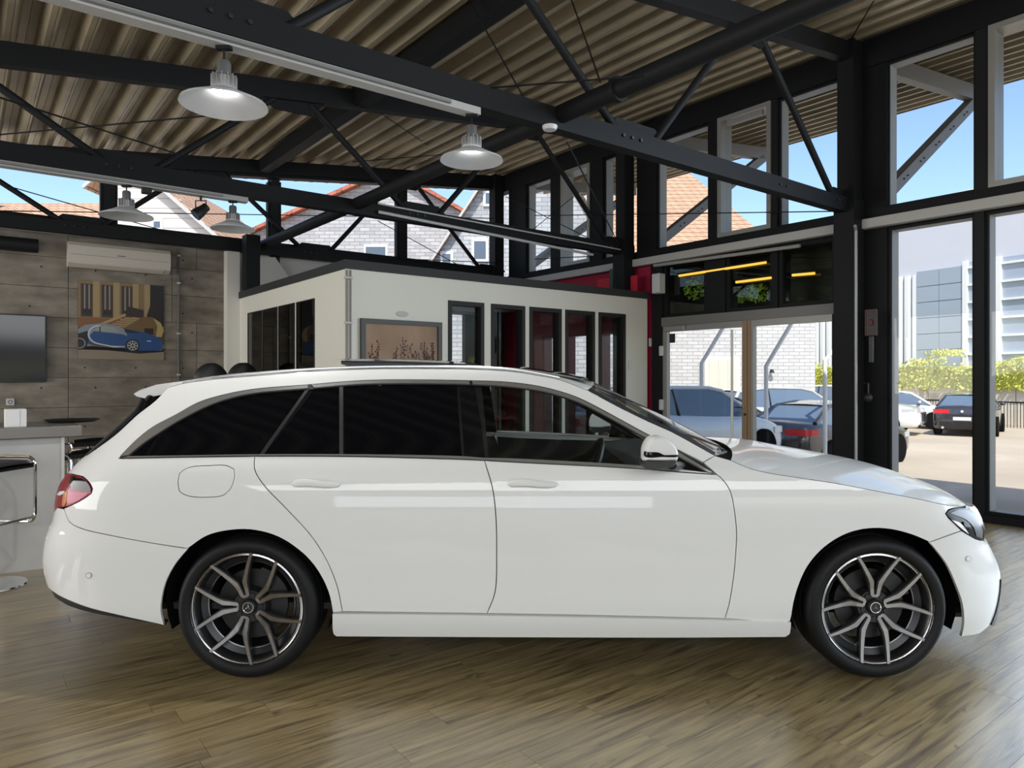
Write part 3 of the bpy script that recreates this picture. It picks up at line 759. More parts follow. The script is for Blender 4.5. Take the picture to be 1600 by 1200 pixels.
# ---------------- floor: every plank its own piece
def plank_mat():
    m = bpy.data.materials.new('oak_vinyl'); m.use_nodes = True; nt = m.node_tree; L = nt.links; b = nt.nodes['Principled BSDF']
    tc = nt.nodes.new('ShaderNodeTexCoord'); oi = nt.nodes.new('ShaderNodeObjectInfo')
    sh = nt.nodes.new('ShaderNodeVectorMath'); sh.operation = 'SCALE'; cmb = nt.nodes.new('ShaderNodeCombineXYZ')
    L.new(oi.outputs['Random'], cmb.inputs[0]); L.new(oi.outputs['Random'], cmb.inputs[1]); L.new(cmb.outputs[0], sh.inputs[0]); sh.inputs['Scale'].default_value = 37
    ad = nt.nodes.new('ShaderNodeVectorMath'); L.new(tc.outputs['Object'], ad.inputs[0]); L.new(sh.outputs[0], ad.inputs[1])
    def noise(sc, st, det, dist=0.0):
        mp = nt.nodes.new('ShaderNodeMapping'); mp.inputs['Scale'].default_value = st; n = nt.nodes.new('ShaderNodeTexNoise')
        n.inputs['Scale'].default_value = sc; n.inputs['Detail'].default_value = det; n.inputs['Distortion'].default_value = dist
        L.new(ad.outputs[0], mp.inputs['Vector']); L.new(mp.outputs[0], n.inputs['Vector']); return n
    g = noise(1.0, (2.2, 34, 8), 9, .9); k = noise(1.0, (5.0, 17, 4), 5, 1.6); fine = noise(1.0, (9, 160, 20), 3)
    cr = nt.nodes.new('ShaderNodeValToRGB'); e = cr.color_ramp.elements
    e[0].position = .30; e[0].color = (.10,.068,.030,1); e[1].position = .70; e[1].color = (.375,.285,.135,1)
    q = cr.color_ramp.elements.new(.48); q.color = (.245,.180,.080,1)
    L.new(g.outputs['Fac'], cr.inputs[0])
    kr = nt.nodes.new('ShaderNodeMapRange'); kr.inputs['From Min'].default_value = .62; kr.inputs['From Max'].default_value = .76; kr.inputs['To Min'].default_value = 1; kr.inputs['To Max'].default_value = .35
    L.new(k.outputs['Fac'], kr.inputs['Value'])
    rr = nt.nodes.new('ShaderNodeMapRange'); rr.inputs['To Min'].default_value = .86; rr.inputs['To Max'].default_value = 1.12; L.new(oi.outputs['Random'], rr.inputs['Value'])
    mu = nt.nodes.new('ShaderNodeMath'); mu.operation = 'MULTIPLY'; L.new(kr.outputs[0], mu.inputs[0]); L.new(rr.outputs[0], mu.inputs[1])
    sc = nt.nodes.new('ShaderNodeVectorMath'); sc.operation = 'SCALE'; L.new(cr.outputs[0], sc.inputs[0]); L.new(mu.outputs[0], sc.inputs['Scale'])
    L.new(sc.outputs[0], b.inputs['Base Color'])
    b.inputs['Coat Weight'].default_value = .75; b.inputs['Coat Roughness'].default_value = .33; b.inputs['Roughness'].default_value = .30; b.inputs['Specular IOR Level'].default_value = .9
    bp = nt.nodes.new('ShaderNodeBump'); bp.inputs['Strength'].default_value = .12; bp.inputs['Distance'].default_value = .004
    L.new(fine.outputs['Fac'], bp.inputs['Height']); L.new(bp.outputs[0], b.inputs['Normal'])
    return m
OAK = plank_mat()
floor = tag(obj('floor', M(B).box(-7, A0+.02, -9, B0, -.12, -.006), mat('floor_base', (.10,.07,.04), .6)), kind='structure')
PW, PL = 0.168, 1.22
pm_ = M().box(-PL/2+.0007, PL/2-.0007, -PW/2+.0006, PW/2-.0006, -.006, 0)
plank0 = None
for j in range(-4, 46):
    off = rnd.random()*PL
    for i in range(-7, 9):
        a = i*PL+off; b = j*PW
        ln = 1.0
        if a+PL/2 > A0-.02:                                        # last board of a row is cut to length
            ln = (A0-.02-(a-PL/2))/PL
            if ln < .05: continue
            a = A0-.02-PL*ln/2
        X, Y, _z = B((a, b, 0))
        if not (1.6 < Y < 8.2 and -.75*Y-1.2 < X < .75*Y+2.4): continue
        if Y > 4.6 and abs(X-.15) < 2.2 and Y < 7: continue        # out of sight behind the car
        if plank0 is None:
            plank0 = obj('plank', pm_, OAK, None, local=True); o = plank0
        else:
            o = plank0.copy(); COL.objects.link(o)
        o.scale = (ln, 1, 1); o.parent = floor; o.rotation_euler = (0, 0, ROT_B)
        o.location = Vector((X, Y, rnd.uniform(0, .0006))) - floor.location
m = M(B); 

# ---------------- roof deck: trapezoid sheets side by side, ribs running along the hall
DECK = mat('galvanised_deck', (.37,.31,.21), .42, metal=.25, noise=(1.2, .25, (1, 1, 1)), bump=(30, .05))
ceiling = tag(obj('ceiling', M(B).add([(-7.2,-9,roof_z(-7.2)+.16), (11.75,-9,roof_z(11.75)+.16), (11.75,11.7,roof_z(11.75)+.16), (-7.2,11.7,roof_z(-7.2)+.16),
                                  (-7.2,-9,roof_z(-7.2)+.22), (11.75,-9,roof_z(11.75)+.22), (11.75,11.7,roof_z(11.75)+.22), (-7.2,11.7,roof_z(-7.2)+.22)],
                                 [(0,1,2,3), (7,6,5,4), (0,4,5,1), (1,5,6,2), (2,6,7,3), (3,7,4,0)]), mat('roof_top', (.3,.3,.3), .7)), kind='structure')
PITCH = .275
prof = [(0,0), (.040,0), (.044,.006), (.046,.0), (.062,0), (.108,.128), (.165,.128), (.170,.122), (.180,.122), (.185,.128), (.229,.128)]
a = -7.15; n_rib = 3
while a < 11.7:
    m = M(B); line = []
    for k in range(n_rib):
        for p, h in prof:
            aa = a + k*PITCH + p
            if aa <= 11.73: line.append((aa, roof_z(aa)+h))
    aa = min(a+n_rib*PITCH+.02, 11.73); line.append((aa, roof_z(aa)+.002))
    m.grid([[(p, b, z) for p, z in line] for b in (-9, 11.65)])
    obj('roof_sheet', m, DECK, ceiling, recalc=False)
    a += n_rib*PITCH

# ---------------- steel: trusses, purlin, pipe, rods
def truss(b, label, lower=True):
    ends = (-6.4, A0-.12)
    t = thing('roof_truss', label, 'truss', B((A0-.3, b, 0)))
    def chord(nm, z0, z1, a0, a1, w=.14):
        m = M(B)
        for (p, q) in ((z0(a0), z0(a1)),):
            v = []
            for aa in (a0, a1):
                for db, dz in ((-w/2,0), (w/2,0), (w/2,.012), (.008,.012), (.008,'t'), (w/2,'t'), (w/2,'T'), (-w/2,'T'), (-w/2,'t'), (-.008,'t'), (-.008,.012), (-w/2,.012)):
                    z = z0(aa)+dz if not isinstance(dz, str) else (z1(aa) if dz == 'T' else z1(aa)-.012)
                    v.append((aa, b+db, z))
            f = [tuple(range(12)), tuple(range(23, 11, -1))] + [(i, (i+1) % 12, 12+(i+1) % 12, 12+i) for i in range(12)]
            m.add(v, f)
        return obj(nm, m, STEEL, t)
    # closed channel face towards the camera: chord box
    def boxchord(nm, zf, h, a0, a1, w=.11):
        m = M(B); v = []
        for aa in (a0, a1): v += [(aa, b-w/2, zf(aa)), (aa, b+w/2, zf(aa)), (aa, b+w/2, zf(aa)+h), (aa, b-w/2, zf(aa)+h)]
        m.add(v, [(0,1,2,3), (7,6,5,4), (0,4,5,1), (1,5,6,2), (2,6,7,3), (3,7,4,0)])
        return obj(nm, m, STEEL, t)
    lo = boxchord('lower_chord', lambda a: 3.215, .155, -6.4, A0-.12)
    boxchord('upper_chord', lambda a: roof_z(a)-.20, .195, -6.4, A0-.02)
    nodes = [(-4.5, 0), (-3.05, 1), (-1.55, 0), (-.15, 1), (1.22, 0), (2.75, 1), (4.3, 0), (5.87, 1), (7.62, 0)]
    for (a0, u0), (a1, u1) in zip(nodes[:-1], nodes[1:]):
        g = .22
        p = (a0+(g if u0 == 0 else .18), b, 3.36 if u0 == 0 else roof_z(a0)-.19); q = (a1-(g if u1 == 0 else .18), b, 3.36 if u1 == 0 else roof_z(a1)-.19)
        m = M(B).tube([p, q], .034, 12)
        obj('diagonal', m, STEEL, t, smooth=True)
    for a0, u in nodes:
        if u == 0: pts = [(a0-.34, 3.36), (a0+.34, 3.36), (a0+.22, 3.46), (a0-.22, 3.46)]
        else:
            z = roof_z(a0)-.19; pts = [(a0-.34, z-.04), (a0+.34, z+.04), (a0+.2, z-.12), (a0-.2, z-.13)]
        v = [(p, b+s*.012, z) for s in (-1, 1) for p, z in pts]
        obj('gusset_plate', M(B).add(v, [(0,1,2,3), (7,6,5,4), (0,4,5,1), (1,5,6,2), (2,6,7,3), (3,7,4,0)]), STEEL, t)
        if u == 0:
            for k in range(3): obj('bolt', M(B).lathe([(0,-.068), (.014,-.068), (.014,-.055), (0,-.055)], (a0-.25+.1*k+.05, b, 3.31), 6, 'y'), BLACK, lo)
    for k in range(2): obj('bolt', M(B).lathe([(0,-.068), (.014,-.068), (.014,-.055), (0,-.055)], (6.3+.12*k, b, 3.29), 6, 'y'), BLACK, lo)
    # outrigger beyond the glass: chord and strut carrying the eave
    m = M(B); v = []
    for aa in (A0+.10, 11.45): v += [(aa, b-.06, roof_z(aa)-.22), (aa, b+.06, roof_z(aa)-.22), (aa, b+.06, roof_z(aa)-.02), (aa, b-.06, roof_z(aa)-.02)]
    obj('eave_chord', m.add(v, [(0,1,2,3), (7,6,5,4), (0,4,5,1), (1,5,6,2), (2,6,7,3), (3,7,4,0)]), mat('steel_daylit', (.22,.22,.22), .5), t)  # truss paint made paler: the outdoor light is put into the colour
    p0, p1 = Vector((A0+.12, b, 3.22)), Vector((11.3, b, roof_z(11.3)-.2))
    obj('eave_strut', M(B).bar(p0, p1, .12, .14), MATS['steel_daylit'], t)
    m = M(B)
    for k in range(6):
        c = p0.lerp(p1, .15+.14*k)
        for d in (-.05, .05): m.ball((c.x+d, b-.065, c.z+d*.6), .012, .012, .012, 6, 4)
    tag(obj('strut_bolts', m, BLACK, t), kind='stuff')
    # column
    m = M(B).box(A0-.34, A0-.12, b-.13, b+.10, 0, 3.35)
    m.box(A0-.30, A0-.10, b-.10, b+.08, 3.35, roof_z(A0)-.02)
    obj('column', m, STEEL, t)
    return t
truss(TRUSS[0], 'near dark steel roof truss carrying the two lit pendant lamps')
truss(TRUSS[1], 'dark steel roof truss ending above the office box')
# the rear truss stands in the clerestory
t3 = truss(TRUSS[2], 'dark steel roof truss in front of the rear clerestory windows')

pipe = thing('pipe_beam', 'round dark steel pipe beam crossing under the roof trusses', 'beam', B((3.455, 10, 3.3)))
obj('pipe', M(B).tube([(3.455, -6, 3.33), (3.455, B0-.1, 3.33)], .068, 20), STEEL, pipe, smooth=True)
for b in (3.30, 1.25):
    obj('collar', M(B).lathe([(.068,-.02), (.085,-.02), (.085,.02), (.068,.02)], (3.455, b, 3.33), 20, 'y'), STEEL, pipe, smooth=True, angle=30)
tag(obj('roof_purlin', M(B).box(3.42, 3.56, -8, B0, 4.40, 4.585), STEEL), 'straight dark purlin under the deck above the pipe beam', 'beam')
tag(obj('rear_edge_beam', M(B).add([(-6.5,B0-.18,roof_z(-6.5)-.24), (A0,B0-.18,roof_z(A0)-.24), (A0,B0-.02,roof_z(A0)-.24), (-6.5,B0-.02,roof_z(-6.5)-.24),
   (-6.5,B0-.18,roof_z(-6.5)), (A0,B0-.18,roof_z(A0)), (A0,B0-.02,roof_z(A0)), (-6.5,B0-.02,roof_z(-6.5))], [(0,1,2,3), (7,6,5,4), (0,4,5,1), (1,5,6,2), (2,6,7,3), (3,7,4,0)]), DARKF), 'dark sloping edge beam above the rear clerestory', 'beam')
def roof_hit(x, y):
    d = np.array([(x-800)/F_PX, 1, (HZ-y)/F_PX]); va = d[0]*VA[0]+d[1]*VA[1]
    Y = (roof_z(0)-EYE)/(d[2]-.12*va); return (va*Y, (d[0]*VB[0]+d[1]*VB[1])*Y, EYE+d[2]*Y)
RODS = [(roof_hit(728,-8), PB(835,182,3.95), 'thin steel rod from the roof to the near truss, left one'), (roof_hit(893,0), PB(938,128,3.4), 'thin steel rod from the roof to the pipe beam'),
        (PB(886,222,3.95), PB(972,392,7.2), 'slanting thin rod between the two front trusses'), (roof_hit(1365,2), roof_hit(1326,68), 'short thin rod at the roof edge by the front column'),
        (PB(-30,143,5.4), PB(345,262,7.22), 'thin brace falling to the right under the left roof bay'), (PB(-30,213,7.2), PB(335,180,5.4), 'thin brace rising to the right under the left roof bay'),
        (PB(-20,329,10.3), PB(772,341,10.3), 'long level wire in front of the rear clerestory'), (PB(595,403,10.3), PB(785,411,10.3), 'short level wire low in the rear clerestory'),
        (PB(10,290,10.3), PB(296,372,10.3), 'thin brace crossing the left rear window'), (PB(590,345,10.3), PB(738,426,10.3), 'thin brace crossing the middle rear window'),
        (PB(595,177,7.3), PB(692,243,10.0), 'thin brace above the second lit pendant lamp'), (PB(550,253,10.1), PB(712,240,8.6), 'nearly level brace running behind the second lit lamp'),
        (PB(745,139,3.95), PB(1012,118,3.0), 'nearly level rod from the near truss to the pipe beam'), (PA(835,337,A0-.25), PA(1320,330,A0-.25), 'long level wire along the front clerestory'),
        (PA(835,405,A0-.25), PA(930,400,A0-.25), 'short level wire in the far corner of the front clerestory'), (PA(790,307,A0-.25), PA(925,375,A0-.25), 'thin brace falling across the corner clerestory'),
        (PA(800,385,A0-.25), PA(905,300,A0-.25), 'thin brace rising across the corner clerestory')]
for p, q, lb in RODS:
    tag(obj('tie_rod', M(B).tube([p, q], .0065, 6), STEEL, smooth=True), lb, 'rod')

# ---------------- glass front (wall_right)
wallR = tag(obj('wall_right', M(B).box(A0-.08, A0+.08, -9, B0, 3.03, 3.25).box(A0-.08, A0+.10, -9, B0, 4.82, roof_z(A0)), DARKF), kind='structure')
def fb(x): return PA(x, 590, A0-.07)[1]
def post(x0, x1, z0, z1, mt=DARKF, d0=-.07, d1=.10):
    b0, b1 = fb(x1), fb(x0)
    return obj('post', M(B).box(A0+d0, A0+d1, b0, b1, z0, z1), mt, wallR)
for x0, x1 in ((1523,1545), (1205,1214), (1106,1122), (995,1024), (922,941), (860,877), (795,821)): post(x0, x1, 3.25, 4.82, FRAME if x0 > 1200 else DARKF)
post(1316, 1385, 0, 4.82, DARKF, -.06)
post(1522, 1537, 0, 3.03, FRAME); post(1300, 1318, 0, 3.03, DARKF); post(1019, 1034, 0, 3.03)
for b in (1.0, -1.5, -4.0): obj('post', M(B).box(A0-.07, A0+.1, b-.05, b+.05, 0, 4.82), FRAME, wallR)
obj('sill', M(B).box(A0-.08, A0+.10, -9, fb(1380), -.02, .075), DARKF, wallR)
duct = tag(obj('trim_1', M(B).box(A0-.17, A0-.075, -5, B0-.3, 3.035, 3.14, .006), GREY), kind='structure')
WN = [0]
def fwin(b0, b1, z0, z1, sash=False, pane=PANE, fr=.024, mt=None, depth=.15, nm=None, a=None):
    """one window of the glass front: frame with its pane"""
    WN[0] += 1; a = A0 if a is None else a; b0, b1 = min(b0, b1), max(b0, b1)
    m = M(B); mt = mt or (ALU if sash else REVEAL); f = .055 if sash else fr; d0 = -.09 if sash else -.03
    def ring(m, p, q): m.box(p, q, b0, b0+f, z0, z1); m.box(p, q, b1-f, b1, z0, z1); m.box(p, q, b0+f, b1-f, z0, z0+f); m.box(p, q, b0+f, b1-f, z1-f, z1); return m
    split = mt is REVEAL
    w = tag(obj(nm or 'window_%d' % WN[0], ring(m, a+d0, a if split else a+depth), DARKF if split else mt), kind='structure')
    if split: obj('outer_frame', ring(M(B), a, a+depth), REVEAL, w)
    obj('pane', M(B).box(a+.008, a+.016, b0+f, b1-f, z0+f, z1-f), pane, w)
    return w
UP = [(821,860), (877,922), (941,995), (1024,1106), (1122,1205), (1214,1320), (1383,1523)]
for k, (x0, x1) in enumerate(UP): fwin(fb(x1), fb(x0), 3.25, 4.82, sash=k in (1, 4))
w = fwin(1.05, fb(1545), 3.25, 4.82, sash=True)
for b0, b1 in ((-1.45, .95), (-3.95, -1.55), (-8.9, -4.05)): fwin(b0, b1, 3.25, 4.82)
fwin(fb(1522), fb(1385), .075, 3.03, fr=.03); fwin(1.05, fb(1537), .075, 3.03, fr=.03)
for b0, b1 in ((-1.45, .95), (-3.95, -1.55), (-8.9, -4.05)): fwin(b0, b1, .075, 3.03)
tag(obj('window_opener', M(B).box(A0-.15, A0-.09, fb(1196), fb(1140), 4.66, 4.73, .01), ALU), 'slim metal opener on top of the tilting clerestory sash', 'opener')
# entrance: double door under a dark transom
bl, br_, bm_ = fb(1034), fb(1318), fb(1167)
tr = tag(obj('trim_2', M(B).box(A0-.08, A0+.08, br_, bl, 2.14, 2.26), mat('door_head', (.16,.155,.145), .45)), kind='structure')
for x0, x1 in ((1034,1102), (1132,1206), (1214,1318)): fwin(fb(x1), fb(x0), 2.26, 3.03, pane=glass_mat('tinted_pane2', (.80,.84,.78)), mt=DARKF, fr=.05)
for x0, x1 in ((1102,1132), (1206,1214)): obj('post', M(B).box(A0-.06, A0+.06, fb(x1), fb(x0), 2.26, 3.03), DARKF, wallR)
def leaf(n, b0, b1, stile_mt, handle_side, hinge=False):
    m = M(B); f = .075
    m.box(A0-.05, A0+.02, b0, b0+f, .01, 2.14); m.box(A0-.05, A0+.02, b1-f, b1, .01, 2.14); m.box(A0-.05, A0+.02, b0+f, b1-f, 2.06, 2.14); m.box(A0-.05, A0+.02, b0+f, b1-f, .01, .12)
    d = tag(obj('door_%d' % n, m, stile_mt), kind='structure')
    obj('pane', M(B).box(A0-.02, A0-.01, b0+f, b1-f, .12, 2.06), PANE, d)
    return d
BRONZE = mat('bronze_frame', (.30,.20,.12), .4, metal=.2)
d1 = leaf(1, bm_+.004, bl, ALU, 0); d2 = leaf(2, br_, bm_-.004, ALU, 0)
obj('door_stile', M(B).box(A0-.062, A0-.02, bm_+.004, bm_+.078, .02, 2.13), BRONZE, d1); obj('door_stile', M(B).box(A0-.062, A0-.02, bm_-.045, bm_-.004, .02, 2.13), BRONZE, d2)
hz = 1.03; hb = bm_+.10
obj('door_handle', M(B).tube([(A0-.06, bm_+.03, hz), (A0-.11, bm_+.03, hz), (A0-.115, bm_+.15, hz)], .011, 8), SHINY, d1, smooth=True)
obj('lock', M(B).lathe([(0,-.075), (.016,-.075), (.016,-.06), (0,-.06)], (A0, bm_+.03, hz-.09), 12, 'x'), BLACK, d1)
obj('door_pull', M(B).tube([(A0-.10, bm_+.20, .25), (A0-.10, bm_+.20, 2.03)], .017, 10), mat('white_paint', (.7,.7,.68), .4), d1, smooth=True)
obj('door_closer', M(B).box(A0-.11, A0-.05, bl-.42, bl-.06, 2.06, 2.13, .008), ALU, d1)
obj('opening_hours_sign', M(B).box(A0-.024, A0-.02, bl-.20, bl-.10, 1.90, 2.03), mat('sign_black', (.02,.02,.02), .5), d1)
obj('hinge', M(B).box(A0-.10, A0-.05, bl-.03, bl+.03, 1.72, 1.86, .01), mat('hinge_white', (.6,.6,.58), .4), d1)
obj('hinge', M(B).box(A0-.10, A0-.05, bl-.03, bl+.03, .95, 1.10, .01), MATS['hinge_white'], d1)
# dark porch box outside, seen through the transom, with two tube lamps and creeper leaves
porch = thing('porch_canopy', 'dark open-topped porch board outside above the entrance door', 'canopy', B((A0+.4, 5.4, 2.3)))
obj('porch_front', M(B).box(A0+.60, A0+.65, 4.1, 7.0, 2.36, 3.3), BLACK, porch)
for b in (4.1, 6.95): obj('porch_side', M(B).box(A0+.17, A0+.60, b, b+.05, 2.36, 3.2), BLACK, porch)
TUBE = mat('yellow_tube', (.8,.5,.1), .5, emit='FFC040', emit_s=1.0)
for (xa, ya), (xb, yb), aa, lb in (((1061,431), (1197,410), A0-.05, 'long yellow tube lamp in the entrance transom'), ((1150,441), (1205,434), A0-.05, 'short yellow tube lamp in the middle transom pane'), ((1238,430), (1273,427), A0-.05, 'short yellow tube lamp in the right transom pane')):
    p, q = PA(xa, ya, aa), PA(xb, yb, aa)
    t = thing('tube_lamp', lb, 'lamp', B(p))
    obj('tube', M(B).tube([p, q], .016, 8), TUBE, t, smooth=True)
    obj('lamp_bracket', M(B).tube([(p[0]+.01, p[1]+.02, p[2]+.026), (q[0]+.01, q[1]-.02, q[2]+.026)], .017, 6), DARKF, t)
tag(obj('roller_shade_rail', M(B).tube([PA(1022,415,A0-.2), PA(1250,384,A0-.2)], .022, 8), mat('rail_grey', (.30,.30,.29), .5), smooth=True), 'grey tube rail under the trunking above the door', 'rail')
LEAFM = mat('leaf_green', (.50,.70,.10), .9, spec=.05)
def leaf_clump(name, label, c, r, n, size, cat='shrub', material=None, parent=None, seed=1, flat=1.0):
    rr = random.Random(seed); m = M()
    for i in range(n):
        while True:
            p = Vector((rr.uniform(-1,1), rr.uniform(-1,1), rr.uniform(-1,1)))
            if .35 < p.length < 1: break
        q = Vector((c[0]+p.x*r[0], c[1]+p.y*r[1], c[2]+p.z*r[2])); n1 = Vector((rr.gauss(0,1), rr.gauss(0,1), rr.gauss(0,1))).normalized(); t = n1.orthogonal().normalized(); w = n1.cross(t); s = size*rr.uniform(.6, 1.3)
        m.add([q-t*s, q-w*s*.5+n1*s*.1, q+t*s, q+w*s*.5+n1*s*.1], [(0,1,2,3)])
    o = obj(name, m, material or LEAFM, parent, recalc=False)
    if parent is None: tag(o, label, cat, kind='stuff')
    return o
k = 0
for x, y, rx, rz in ((1085,451,.16,.16), (1155,462,.13,.10), (1185,458,.16,.13)):
    k += 1; p = B(PA(x, y, A0+.42))
    leaf_clump('creeper', ['green creeper leaves behind the left transom pane', 'green creeper leaves low in the middle transom pane', 'green creeper leaves at the right of the middle transom pane'][k-1], p, (rx, rx, rz), 150, .03, 'plant', seed=k)

# ---------------- rear wall: board-marked concrete with its clerestory
CONC = mat('fair_faced_concrete', (.20,.172,.135), .8, noise=(3.0, .38, (1, 1, 2.2)), bump=(14, .18, (1, 1, 6)), rand=.10)
wallB = tag(obj('wall_back', M(B).box(-6.5, BOX_A, B0+.03, B0+.25, -.02, 3.30), mat('joint_dark', (.05,.045,.04), .9)), kind='structure')
zs = [0, .27, .65, 1.03, 1.41, 1.79, 2.17, 2.55, 2.93, 3.28]
for r in range(9):
    cuts = sorted({-6.5, BOX_A} | {c for c in ((-5.9,-3.55,-1.25,1.08,2.62) if r % 4 in (0, 1) else (-4.7,-2.4,-.55,1.08,2.3))})
    for a0, a1 in zip(cuts[:-1], cuts[1:]):
        if a1 < -1.4: continue
        pr = rnd.uniform(0, .006)
        obj('concrete_panel', M(B).box(a0+.0025, a1-.0025, B0-pr, B0+.05, zs[r]+.0022, zs[r+1]-.0022, .002), CONC, wallB)
obj('concrete_panel', M(B).box(-6.5, -1.26, B0, B0+.05, 0, 3.28), CONC, wallB)
m = M(B)
for r in range(9):
    for a in np.arange(-1.1, 3.1, .59):
        zc_ = (zs[r]+zs[r+1])/2 + (.06 if r % 2 else -.06); m.lathe([(0,-.0085), (.011,-.0085), (.0125,.02), (0,.02)], (a+.12*(r % 2), B0, zc_), 8, 'y')
tag(obj('tie_holes', m, mat('hole_dark', (.02,.018,.016), .9), wallB), kind='stuff')
tag(obj('wall_front', M(B).box(-6.5, A0, -9.3, -9.1, 2.1, 4.9).box(-6.5, -1.5, -9.3, -9.1, 0, 2.1), CONC), kind='structure')
tag(obj('wall_left', M(B).box(-6.7, -6.5, -9, B0, -.02, 3.4), CONC), kind='structure')
tag(obj('trim_3', M(B).box(-6.5, BOX_A, B0-.10, B0+.20, 3.28, 3.40), DARKF), kind='structure')
# clerestory of the rear wall (sloping head)
def bwin(a0, a1, z0=3.40):
    WN[0] += 1; m = M(B); f = .04
    h0, h1 = roof_z(a0)-.27, roof_z(a1)-.27
    for p, q in ((a0, a0+f), (a1-f, a1)):
        v = [(aa, B0+d, z) for d in (-.03, .06) for aa, z in ((p, z0), (q, z0), (q, roof_z(q)-.27), (p, roof_z(p)-.27))]
        m.add(v, [(0,1,2,3), (7,6,5,4), (0,4,5,1), (1,5,6,2), (2,6,7,3), (3,7,4,0)])
    m.box(a0+f, a1-f, B0-.03, B0+.06, z0, z0+f)
    w = tag(obj('window_%d' % WN[0], m, FRAME), kind='structure')
    obj('pane', M(B).add([(a0, B0+.01, z0), (a1, B0+.01, z0), (a1, B0+.01, h1), (a0, B0+.01, h0)], [(0,1,2,3)]), PANE, w)
def ba(x): return PB(x, 590, B0)[0]
bp_ = [-6.4, -4.3, -2.1, -.62, ba(170), ba(428), ba(627), ba(776)]
for a0, a1 in zip(bp_[:-1], bp_[1:]): bwin(a0+.06, a1-.06, 3.40 if a1 < 3.3 or True else 2.6)
for a0 in bp_: 
    m = M(B).box(a0-.06, a0+.06, B0-.08, B0+.10, 2.5 if a0 > BOX_A else 3.4, roof_z(a0)-.2)
    obj('post', m, FRAME, wallB)
# rear wall behind the office: window strip low down, white outer wall between
tag(obj('wall_back_office', M(B).box(BOX_A, A0, B0, B0+.2, 2.55, 3.40).box(BOX_A, 6.7, B0, B0+.2, 0, 2.55).box(6.7, A0, B0, B0+.2, 0, .35), mat('office_wall', (.62,.60,.56), .8)), kind='structure')
fr_ = M(B).box(6.7, 6.78, B0, B0+.1, .35, 2.55); fr_.box(7.18, 7.40, B0, B0+.1, .35, 2.55); fr_.box(7.8, A0, B0, B0+.1, .35, 2.55)
w = tag(obj('window_90', fr_, DARKF), kind='structure'); obj('pane', M(B).box(6.78, 7.8, B0+.02, B0+.03, .35, 2.55), PANE, w)

# ---------------- the office box in the corner
def wall_with_openings(m, axis, pos, thick, u0, u1, z0, z1, holes):
    us = sorted({u0, u1} | {h[0] for h in holes} | {h[1] for h in holes})
    for p, q in zip(us[:-1], us[1:]):
        hs = [h for h in holes if h[0] <= p+1e-6 and h[1] >= q-1e-6]
        segs = [(z0, z1)]
        for h in hs: segs = [x for s0, s1 in segs for x in ((s0, min(s1, h[2])), (max(s0, h[3]), s1)) if x[1]-x[0] > 1e-4]
        for s0, s1 in segs:
            if axis == 'b': m.box(p, q, pos, pos+thick, s0, s1)
            else: m.box(pos, pos+thick, p, q, s0, s1)
def xa(x): return PB(x, 590, BOX_B)[0]
def xb(x): return PA(x, 590, BOX_A)[1]
FP = [(700,756), (767,820), (827,877), (883,929), (935,977)]
holes = [(xa(p), xa(q), .12, 2.30) for p, q in FP]
m = M(B); wall_with_openings(m, 'b', BOX_B, .10, BOX_A, A0-.12, 0, 2.545, holes)
wof = tag(obj('wall_office_front', m, PLASTER), kind='structure')
SP_ = [(388,410), (411.5,434), (436,461), (464,492)]
hs = [(xb(q), xb(p), .12, 2.31) for p, q in SP_]
m = M(B); wall_with_openings(m, 'a', BOX_A, .10, BOX_B+.10, B0, 0, 2.545, hs)
wos = tag(obj('wall_office_side', m, PLASTER), kind='structure')
def inner_window(lo, hi, axis, pos, z0, z1, pane, fr=.05):
    WN[0] += 1; m = M(B)
    def bx(u0, u1, q0, q1):
        if axis == 'b': m.box(u0, u1, pos-.012, pos+.112, q0, q1)
        else: m.box(pos-.012, pos+.112, u0, u1, q0, q1)
    bx(lo, lo+fr, z0, z1); bx(hi-fr, hi, z0, z1); bx(lo+fr, hi-fr, z0, z0+fr); bx(lo+fr, hi-fr, z1-fr, z1)
    w = tag(obj('window_%d' % WN[0], m, mat('inner_frame', (.018,.018,.017), .55, spec=.25)), kind='structure')
    g = M(B)
    if axis == 'b': g.box(lo+fr, hi-fr, pos+.05, pos+.056, z0+fr, z1-fr)
    else: g.box(pos-.006, pos, lo+fr, hi-fr, z0+fr, z1-fr)
    obj('pane', g, pane, w)
for h in holes: inner_window(h[0], h[1], 'b', BOX_B, .12, 2.30, PANE)
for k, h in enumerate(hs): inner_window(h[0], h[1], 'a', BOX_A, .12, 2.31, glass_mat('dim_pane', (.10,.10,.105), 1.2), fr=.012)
m = M(B).box(BOX_A-.02, A0-.10, BOX_B-.02, BOX_B+.10, 2.545, 2.64).box(BOX_A-.02, BOX_A+.10, BOX_B+.10, B0, 2.545, 2.64)
tag(obj('trim_4', m, FASCIA), kind='structure')
tag(obj('ceiling_office', M(B).box(BOX_A+.10, A0-.12, BOX_B+.10, B0, 2.60, 2.63), mat('office_ceiling', (.5,.5,.48), .8)), kind='structure')
RED = mat('crimson_wall', (.30,.006,.035), .6)
m = M(B); rh = [(fb(873), fb(846), .3, 2.12), (fb(917), fb(882), .3, 2.12), (fb(973), fb(936), .3, 2.12)]
wall_with_openings(m, 'a', A0-.05, .10, BOX_B, B0-.05, 0, 3.03, rh)
tag(obj('wall_right_office', m, RED), kind='structure')
for h in rh: fwin(h[0], h[1], h[2], h[3], mt=mat('red_frame', (.12,.004,.015), .5), fr=.03)
tag(obj('partition', M(B).box(BOX_A+.8, BOX_A+.88, 8.4, B0, .0, 2.58), mat('office_dark', (.06,.055,.055), .7)), 'dark partition inside the office behind the side panes', 'partition')
